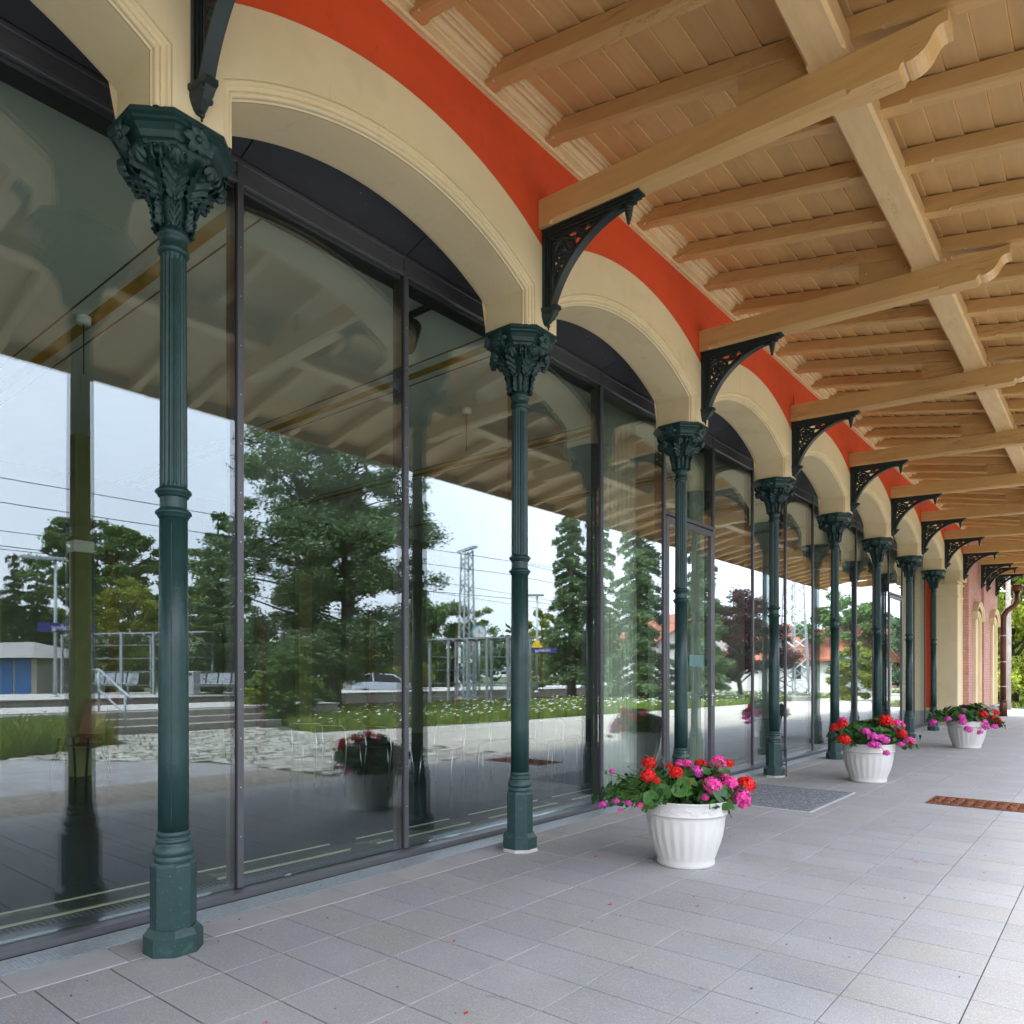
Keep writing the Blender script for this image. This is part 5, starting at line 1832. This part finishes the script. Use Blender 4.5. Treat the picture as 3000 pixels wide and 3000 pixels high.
x, y = vp(604, 26); pine('tall spreading pine in the flowery meadow, filling the second pane', x, y, 10.6, 3.1, 3, n=125000)
gb_ = 'trees beyond the tracks'
for u, d, h, r, mt, lab, sd, kw in (
        (148, 45, 11.2, 2.2, L_MID, 'airy tall tree beyond the tracks, left of the nearest column', 21, dict(bare=.55, n=6500, leaf=.16)),
        (245, 45, 10.8, 2.3, L_MID, 'airy tree with open branches just left of the nearest column', 22, dict(bare=.5, n=6500, leaf=.16)),
        (250, 38, 6.4, 2.0, L_YEL, 'yellow green leafy tree behind the glass shelter', 24, dict(bare=.12, n=9000, leaf=.13)),
        (395, 37, 5.6, 1.9, L_YEL, 'yellow green leafy tree right of the glass shelter roof', 25, dict(bare=.12, n=8000, leaf=.13)),
        (175, 41, 5.2, 1.7, L_YEL, 'small yellow green tree by the blue station sign', 26, dict(bare=.1, n=6000, leaf=.13)),
        (330, 50, 7.0, 2.8, L_MID, 'broad green tree low behind the shelter', 27, dict(bare=.1, n=6000, leaf=.18)),
        (70, 50, 6.0, 3.0, L_MID, 'low broad green tree above the kiosk roof', 28, dict(bare=.05, n=6000, leaf=.18)),
        (150, 54, 6.0, 3.0, L_MID, 'broad green tree between kiosk and shelter', 29, dict(bare=.05, n=6000, leaf=.18)),
        (-20, 48, 6.5, 2.6, L_MID, 'green tree at the left edge behind the kiosk', 30, dict(bare=.05, n=5000, leaf=.18)),
        (812, 60, 7.9, 2.9, L_MID, 'rounded green tree left of the lattice mast', 31, dict(bare=.1, n=8000, leaf=.17)),
        (875, 62, 7.2, 2.6, L_MID, 'rounded green tree behind the lattice mast', 32, dict(bare=.1, n=6000, leaf=.17)),
        (770, 55, 6.4, 2.0, L_MID, 'green tree beside the red roofed house', 33, dict(bare=.1, n=5000, leaf=.17)),
        (1022, 52, 6.2, 1.5, L_YEL, 'slim yellow green tree by the small blue sign', 34, dict(bare=.08, n=5000, leaf=.16)),
        (1600, 50, 6.6, 2.6, L_MID, 'green tree above the tiled barn roof', 35, dict(bare=.2, n=7000, leaf=.17)),
        (1650, 66, 7.4, 3.4, L_DARK, 'dark far tree above the red roofed building', 36, dict(bare=.05, n=6000, leaf=.2)),
        (1610, 40, 3.0, 1.3, L_YEL, 'round bright bush in front of the barn', 37, dict(bare=.02, n=5000, leaf=.12)),
        (1395, 40, 5.6, 2.5, L_COP, 'dark purple leaved tree left of the white barn', 38, dict(bare=.28, n=11000, leaf=.13)),
        (1325, 38, 4.4, 1.2, L_YEL, 'light green young tree in front of the purple one', 39, dict(bare=.15, n=4000, leaf=.13)),
        (545, 20.5, 1.9, .95, L_MID, 'leafy green bush at the foot of the tall pine', 40, dict(bare=.02, n=5000, leaf=.085, name='bush')),
        (505, 22, 1.4, .7, L_YEL, 'pale green bush left of the pine foot', 41, dict(bare=.02, n=3000, leaf=.085, name='bush')),
        (700, 44, 2.6, 2.6, L_YEL, 'bright green hedge behind the silver car', 42, dict(bare=.0, n=6000, leaf=.12, name='hedge')),
        (750, 46, 2.6, 2.2, L_YEL, 'bright green hedge by the red roofed house', 43, dict(bare=.0, n=5000, leaf=.12, name='hedge'))):
    x, y = vp(u, d)
    broadleaf(lab, x, y, h, r, mt, sd, **kw)
for u, d, h, r, mt, lab, sd, kw in (
        (28, 45, 8.8, 2.0, L_DARK, 'dark conifer at the left edge beyond the kiosk', 51, dict(n=7000, top=.2)),
        (72, 46, 8.4, 1.8, L_DARK, 'dark rounded conifer right of the left edge one', 52, dict(n=7000, top=.25)),
        (412, 33, 8.6, 2.3, L_PINE, 'dark pine like tree just right of the nearest column', 53, dict(n=12000, top=.3, droop=.0)),
        (1078, 40, 13.5, 2.0, L_PINE, 'slim drooping spruce right of the second column', 54, dict(n=14000, droop=.5, bare=.1)),
        (1130, 44, 14.5, 2.1, L_MID, 'middle one of the drooping spruces', 55, dict(n=12000, droop=.5, bare=.1)),
        (1205, 36, 13.5, 2.3, L_PINE, 'full drooping spruce left of the glass door', 56, dict(n=15000, droop=.5, bare=.06)),
        (1320, 36, 11.0, 2.0, L_PINE, 'spruce partly hidden by the third column', 57, dict(n=9000, droop=.45, bare=.1))):
    x, y = vp(u, d)
    conifer(lab, x, y, h, r, mt, sd, **kw)
# bright trees seen directly past the downpipe
broadleaf('bright lime green maple past the downpipe at the right edge', -.3, 38, 9.0, 3.6, L_MAP, 61, n=26000, leaf=.15, bare=.02, lobes=26)
broadleaf('mid green tree rising behind the lime maple', -1.5, 52, 15, 5.0, L_MID, 62, n=14000, leaf=.22, bare=.1, lobes=22)
broadleaf('lime green shrub at the edge of the gravel past the downpipe', 1.6, 42, 3.4, 2.2, L_MAP, 63, n=9000, leaf=.11, bare=.0, name='bush')
bk = thing('birch_tree', 'pale barked trunk just behind the downpipe', 'tree', (.02, 33, 0))
pr = random.Random(4); b = MB(); b.tube([(0, 0, -.1), (.03, 0, 3), (.0, .0, 6), (.12, 0, 9)], [.11, .095, .08, .05], 10)
b.build('trunk', M('birch_bark', (.34, .32, .30), .8, .25, 6, (1, 1, .3), spots=[(14, .62, (.06, .055, .05), .8, (.4, .4, 1.6))]), bk)
V, F = leaf_quads(np.concatenate([clump((rng.normal(0, 1.0), rng.normal(0, 1.0), rng.uniform(5.5, 9.5)), 120, .7) for k in range(28)]), .12)
link('crown', np_mesh('crown', V, F, L_MID), bk)
tg = [(-3, 36), (4, 33.5), (4, 60), (-6, 60)]
sheet('verge', tg, -.009, g_dirt)
grass('verge_grass', tg, 9000, .22, m_grass, 9)
# far wooded belt that closes the horizon
C = []
for k in range(130):
    a = -1.2 + 2.9 * k / 130
    R_ = rng.uniform(85, 110)
    C.append(clump((3 + R_ * math.cos(a), 5 + R_ * math.sin(a), rng.uniform(2, 4.5)), 260, rng.uniform(3, 5.0), .8))
V, F = leaf_quads(np.concatenate(C), .55, .6)
tag(link('far_woods', np_mesh('far_woods', V, F, L_DARK)), kind='stuff')

# ================================================================== platform furniture, mast, wires, houses
def on_isl(u, d): return vp(u, d)


def shelter(lab, p0, p1, z0, hh, dep, loc_name='glass_shelter'):
    """glass shelter between two points along the platform"""
    a, e = Vector((p0[0], p0[1], 0)), Vector((p1[0], p1[1], 0))
    L = (e - a).length
    ang = math.atan2(e.y - a.y, e.x - a.x)
    t = thing(loc_name, lab, 'shelter', (a.x, a.y, z0), ang, 'glass shelters on the platforms')
    r = MB().bbox((-.5, -.5, hh), (L + .5, dep + .5, hh + .06), .01)
    r.build('roof', MAT['zinc'], t)
    b = MB()
    k = 0
    while k < L + .4:
        b.box((k - .35, -.45, hh - .09), (k - .29, dep + .45, hh - .005)); k += .62
    b.build('roof_rib', MAT['zinc'], t)
    n = 4
    for i in range(n + 1):
        for yy in (0, dep):
            MB().box((L * i / n - .045, yy - .045, 0), (L * i / n + .045, yy + .045, hh - .01)).build('post', MAT['zinc'], t)
    for z in (.35, .95, 1.55, 2.15):
        if z > hh - .3: continue
        MB().box((.046, dep - .028, z), (L - .046, dep + .028, z + .055)).box((-.028, .046, z), (.028, dep - .046, z + .055)).box((L - .028, .046, z), (L + .028, dep - .046, z + .055)).build('cross_bar', MAT['zinc'], t)
    MB().add([(.05, dep + .035, .2), (L - .05, dep + .035, .2), (L - .05, dep + .035, hh - .1), (.05, dep + .035, hh - .1)], [(0, 1, 2, 3)]).build('glazing', MAT['glass_far'], t)
    return t, L, ang


def seats(lab, x, y, z, ang, n):
    t = thing('seat_row', lab, 'bench', (x, y, z), ang, 'rows of wire seats on the island platform')
    for i in range(n):
        b = MB()
        prof = [(.0, .46), (.36, .42), (.44, .46), (.52, .88), (.50, .90)]
        b.loft([[(i * .62 + .03, p, q) for p, q in [(u_, v_)]] + [(i * .62 + .57, u_, v_), (i * .62 + .57, u_ + .015, v_ + .015), (i * .62 + .03, u_ + .015, v_ + .015)] for u_, v_ in prof], True, True)
        b.tube([(i * .62 + .01, .02, .44), (i * .62 + .01, .05, .66), (i * .62 + .01, .42, .66)], .014, 6)
        b.build('seat', MAT['zinc'], t)
    b = MB().box((0, .2, .36), (n * .62, .26, .40))
    b.build('beam', MAT['zinc'], t)
    for xx in (.3, n * .62 - .3):
        MB().box((xx - .03, .2, 0), (xx + .03, .26, .36)).build('leg', MAT['zinc'], t)
    return t


sh1 = shelter('long glass shelter with flat ribbed roof left and right of the nearest column', vp(118, 32.5), vp(352, 30.5), .52, 2.62, -1.6)
ang1 = sh1[2]
x, y = vp(245, 31.2); seats('row of wire seats inside the long glass shelter', x, y, .52, ang1 + pi, 5)
x, y = vp(445, 30.0); seats('row of wire seats beside the litter bin', x, y, .52, ang1 + pi, 6)
x, y = vp(362, 29.5)
t = thing('litter_bin', 'square pale grey litter bin between seats and shelter', 'bin', (x, y, .52), ang1)
MB().bbox((-.22, -.2, .05), (.22, .2, .98), .02).build('body', MAT['zinc'], t)
MB().box((-.14, -.205, .80), (.14, -.1, .92)).box((-.14, .1, .80), (.14, .205, .92)).build('slot', MAT['black'], t)

sh2 = shelter('square glass shelter with thick posts left of the second column', vp(812, 33), vp(958, 31), .0, 2.95, -2.0)
x, y = vp(905, 35)
ck = thing('platform_clock', 'round blue rimmed station clock above the square shelter', 'clock', (x, y, .5), math.atan2(-1.7 - y, -4.5 - x))
MB().tube([(0, 0, 0), (0, 0, 2.55)], .05, 8).build('post', MAT['zinc'], ck)
b = MB().tube([(-.06, 0, 2.85), (.06, 0, 2.85)], .36, 32, smooth=False)
b.build('rim', M('sky_blue_rim', (.16, .42, .62), .4), ck)
MB().tube([(-.065, 0, 2.85), (.065, 0, 2.85)], .29, 32, smooth=False).build('face', MAT['white'], ck)
b = MB()
for k in range(12):
    a = 2 * pi * k / 12
    c, s = math.cos(a), math.sin(a)
    b.box((.066, c * .24 - .012, 2.85 + s * .24 - .012), (.070, c * .24 + .012, 2.85 + s * .24 + .012))
b.box((.067, -.012, 2.85), (.072, .012, 3.06)).box((.067, -.14, 2.84), (.072, .0, 2.862))
b.build('hands', MAT['black'], ck)


def text(name, body, size, mat, parent, loc, rot):
    c = bpy.data.curves.new(name, 'FONT')
    c.body = body
    c.size = size
    c.align_x = 'CENTER'; c.align_y = 'CENTER'
    c.extrude = .003
    c.materials.append(mat)
    tmp = bpy.data.objects.new('tmp', c)
    COL.objects.link(tmp)
    bpy.context.view_layer.update()
    me = bpy.data.meshes.new_from_object(tmp.evaluated_get(bpy.context.evaluated_depsgraph_get()))
    bpy.data.objects.remove(tmp)
    return link(name, me, parent, loc, rot)


blue = M('station_sign_blue', (.018, .024, .20), .45, .03)


def lamp_sign(u, d, h, sign_z, size, lab, lab2, warn=False):
    x, y = vp(u, d)
    face = math.atan2(-1.7 - y, -4.5 - x)
    t = thing('platform_lamp', lab, 'lamp post', (x, y, .5), face, 'lamp posts on the island platform')
    MB().tube([(0, 0, 0), (0, 0, h)], [.07, .045], 10).lathe([(.14, 0), (.14, .05), (.08, .1)], 12).build('post', MAT['zinc'], t)
    MB().bbox((-.12, -.35, h), (.12, 1.1, h + .11), .02).build('lamp_head', MAT['zinc'], t)
    sg = thing('station_sign', lab2, 'sign', (x, y, .5), face, 'blue station name signs')
    w = size * 3.0
    off = -1.2 * size
    MB().bbox((.075, -w + off, sign_z - size * .55), (.105, w + off, sign_z + size * .55), .006).build('panel', blue, sg)
    text('lettering', 'Feldafing', size * .92, MAT['white'], sg, (.11, off, sign_z), (pi / 2, 0, pi / 2))
    if warn:
        MB().prism([(-.30, sign_z + size * .62), (.30, sign_z + size * .62), (0, sign_z + size * .62 + .5)], 'x', .085, .10).build('warning_triangle', m_yel, sg)
    return t


lamp_sign(105, 28, 5.2, 2.65, .31, 'slim platform lamp post at the left, carrying the blue name sign', 'blue station name sign on the slim lamp post at the left')
lamp_sign(1013, 36, 4.7, 2.05, .23, 'slim platform lamp post right of the second column', 'small blue name sign with a yellow triangle, right of the second column', True)


def mast(lab, x, y, h, w0, w1, arm):
    t = thing('lattice_mast', lab, 'mast', (x, y, 0), .35, 'lattice masts of the overhead line')
    b = MB()
    def hw(z): return (w0 + (w1 - w0) * z / h) / 2
    for sx in (-1, 1):
        for sy in (-1, 1):
            b.tube([(sx * hw(0), sy * hw(0), 0), (sx * hw(h), sy * hw(h), h)], .06, 4, smooth=False)
    b.build('leg', MAT['zinc'], t)
    b = MB()
    n = int(h / .55)
    for k in range(n):
        za, zb_ = h * k / n, h * (k + 1) / n
        a, c = hw(za), hw(zb_)
        s = 1 if k % 2 else -1
        for q in (-1, 1):
            b.tube([(-s * a, q * a, za), (s * c, q * c, zb_)], .034, 4, smooth=False)
            b.tube([(q * a, -s * a, za), (q * c, s * c, zb_)], .034, 4, smooth=False)
    b.build('lattice', MAT['zinc'], t)
    MB().box((-w1 * .5 - arm, -.12, h), (w1 * .5 + arm, .12, h + .12)).build('cross_arm', MAT['zinc'], t)
    MB().bbox((-.14, -w0 * .5 - .06, 2.0), (.14, -w0 * .5 - .02, 2.85), .01).build('number_plate', MAT['white'], t)
    MB().bbox((-w0 * .7, -w0 * .7, -.04), (w0 * .7, w0 * .7, .25), .03).build('base', MAT['concrete'], t)
    return t


x, y = vp(881, 40); mast('tall lattice mast with a cross arm behind the square shelter', x, y, 8.1, .75, .48, .75)
x, y = vp(1497, 40); mast('lattice mast at the corner of the white barn', x, y, 9.0, 1.1, .60, .4)
for i, (X, z, dz) in enumerate(((20, 7.3, .0), (20, 6.6, .0), (26, 6.8, 0), (26, 6.15, 0), (19.6, 5.3, 0))):
    b = MB()
    for k in range(5):
        y0, y1 = -60 + k * 44, -60 + (k + 1) * 44
        b.tube([(X, y0 + (y1 - y0) * q / 8, z - .35 * math.sin(pi * q / 8)) for q in range(9)], .013, 5)
    tag(b.build('overhead_wire', MAT['gasket']), ['overhead wire over the near track, topmost', 'overhead wire over the near track, second from top', 'overhead wire over the far track, upper one', 'overhead wire over the far track, lower one', 'overhead contact wire lowest over the near track'][i], 'wire', 'overhead line wires')
x0, y0 = vp(881, 40)
tag(MB().tube([(x0, y0, 7.9), (x0 - 6, y0 + 14, 6.9), (x0 - 10, y0 + 26, 6.6)], .012, 5).build('span_wire', MAT['gasket']), 'slanting span wire from the lattice mast top', 'wire')

# silver car
x, y = vp(722, 42)
car = thing('parked_car', 'silver estate car parked by the hedge', 'car', (x, y, 0), math.atan2(-1.7 - y, -4.5 - x) + pi / 2 - .35)
paint = M('silver_paint', (.50, .53, .58), .25, .03, metal=.5, coat=.5)
secs = [(-2.1, .45, .72, .74), (-2.0, .32, .86, .80), (-1.2, .25, .92, .86), (.6, .25, .98, .87), (1.6, .28, .98, .84), (2.05, .34, .9, .78)]
b = MB()
b.loft([[(x_, -w, z0), (x_, -w * 1.02, (z0 + z1) / 2), (x_, -w * .94, z1), (x_, w * .94, z1), (x_, w * 1.02, (z0 + z1) / 2), (x_, w, z0)] for x_, z0, z1, w in secs], True, True, 0, False)
b.build('body', paint, car)
b = MB().loft([[(x0_, -.76, .93), (x1_, -.60, z), (x1_, .60, z), (x0_, .76, .93)] for x0_, x1_, z in ((-1.25, -1.25, .94), (-1.2, -.45, 1.42), (.8, .8, 1.47), (2.0, 1.75, 1.36), (2.02, 2.02, .95))], True, True)
b.build('roof', paint, car)
for sy in (-1, 1):
    MB().add([(-.95, sy * .765, .96), (-.38, sy * .655, 1.36), (.75, sy * .655, 1.40), (.75, sy * .775, .97), (.85, sy * .775, .97), (.85, sy * .655, 1.40), (1.6, sy * .655, 1.32), (1.85, sy * .765, .98)], [(0, 1, 2, 3), (4, 5, 6, 7)]).build('side_window', MAT['gasket'], car)
    for xx in (-1.35, 1.3):
        wh = MB().tube([(xx, sy * .72, .31), (xx, sy * .90, .31)], .31, 20, smooth=False).build('wheel', MAT['black'], car)
        MB().tube([(xx, sy * .89, .31), (xx, sy * .912, .31)], .20, 16, smooth=False).build('rim', MAT['steel'], wh)
    MB().ball((-2.02, sy * .60, .68), .11, 8, 6, 0, (.6, 1.2, .8)).build('headlight', MAT['white'], car)
    MB().bbox((-.85, sy * .86 - .06, .95), (-.72, sy * .86 + .10, 1.07), .02).build('mirror', paint, car)
MB().add([(-1.24, -.66, .96), (-1.24, .66, .96), (-.50, .56, 1.40), (-.50, -.56, 1.40)], [(0, 1, 2, 3)]).build('windscreen', MAT['gasket'], car)

# kiosk at the left with blue doors
x, y = vp(38, 39)
ki = thing('kiosk', 'low kiosk with grey hipped roof and blue doors at the left edge', 'building', (x, y, .0), ang1)
MB().box((-4, -2, 0), (3.6, 2, 2.2)).build('wall', M('kiosk_wall', (.36, .33, .30), .8), ki)
MB().add([(-4.4, -2.5, 2.2), (4.0, -2.5, 2.2), (4.0, 2.5, 2.2), (-4.4, 2.5, 2.2), (-1.5, 0, 3.1), (1.0, 0, 3.1)], [(0, 3, 2, 1), (0, 1, 5, 4), (1, 2, 5), (2, 3, 4, 5), (3, 0, 4)]).build('roof', M('pale_roof_tiles', (.30, .295, .29), .7, .12, 12, (1, 1, 5)), ki)
for s in (-1, 1):
    for k in range(6):
        MB().box((-3.8 + k * 1.2, s * 2.0 - .03, .1), (-2.75 + k * 1.2, s * 2.0 + .03, 2.2)).build('door', M('blue_door', (.035, .13, .36), .5) if (s == -1 and k == 0) else (bpy.data.materials['blue_door'] if k != 3 else MAT['plywood']), ki)


def house(lab, x, y, rz_, w, l, hw, hr, wall, roof, name='house', gable=None):
    t = thing(name, lab, 'building', (x, y, 0), rz_)
    MB().box((-l / 2, -w / 2, -.1), (l / 2, w / 2, hw)).build('wall', wall, t)
    MB().prism([(-w / 2 + .002, hw), (w / 2 - .002, hw), (0, hw + hr - .08)], 'x', -l / 2 + .01, l / 2 - .01).build('gable', gable or wall, t)
    b = MB()
    o = .5
    for s in (-1, 1):
        b.add([(-l / 2 - o, s * (w / 2 + o), hw - o * hr / (w / 2)), (l / 2 + o, s * (w / 2 + o), hw - o * hr / (w / 2)), (l / 2 + o, 0, hw + hr), (-l / 2 - o, 0, hw + hr),
               (-l / 2 - o, s * (w / 2 + o), hw - o * hr / (w / 2) + .12), (l / 2 + o, s * (w / 2 + o), hw - o * hr / (w / 2) + .12), (l / 2 + o, 0, hw + hr + .12), (-l / 2 - o, 0, hw + hr + .12)],
              [(0, 1, 2, 3), (4, 5, 6, 7), (0, 1, 5, 4), (0, 3, 7, 4), (1, 2, 6, 5)])
    b.build('roof', roof, t)
    for s in (-1, 1):
        for k in (-1, 1):
            f = MB().box((k * l * .25 - .45, s * w / 2 - .04, hw * .4), (k * l * .25 + .45, s * w / 2 + .04, hw * .4 + 1.2)).build('window', MAT['white'], t)
            MB().box((k * l * .25 - .38, s * w / 2 - .05, hw * .4 + .07), (k * l * .25 + .38, s * w / 2 + .05, hw * .4 + 1.13)).build('pane', MAT['gasket'], f)
    return t


tile = brick_mat('red_roof_tiles', (.42, .13, .06), (.36, .10, .05), (.20, .06, .03), .3, .22, .03)
w_white = M('white_render', (.72, .71, .68), .85, .05, 3)
w_pink = M('salmon_render', (.55, .26, .19), .85, .06, 3)
wood = M('brown_boards', (.22, .10, .05), .8, .2, 3, (8, 8, 1))
x, y = vp(1500, 55); house('white barn with red tiled roof and brown boarded gable', x, y, .35, 6.5, 11, 2.6, 2.0, w_white, tile, 'barn', wood)
x, y = vp(1640, 78); house('long salmon house with red roof far down the path', x, y, .9, 9, 22, 3.6, 2.6, w_pink, tile)
x, y = vp(1400, 80); house('red roofed house behind the purple tree', x, y, .2, 9, 12, 3.4, 3.2, w_white, tile)
x, y = vp(760, 66); house('white house with red tiled roof behind the hedge', x, y, .4, 7, 9, 2.2, 2.2, w_white, tile)
x, y = vp(1270, 62); house('pale house glimpsed between the spruces', x, y, .6, 8, 10, 4.0, 2.4, w_white, tile)
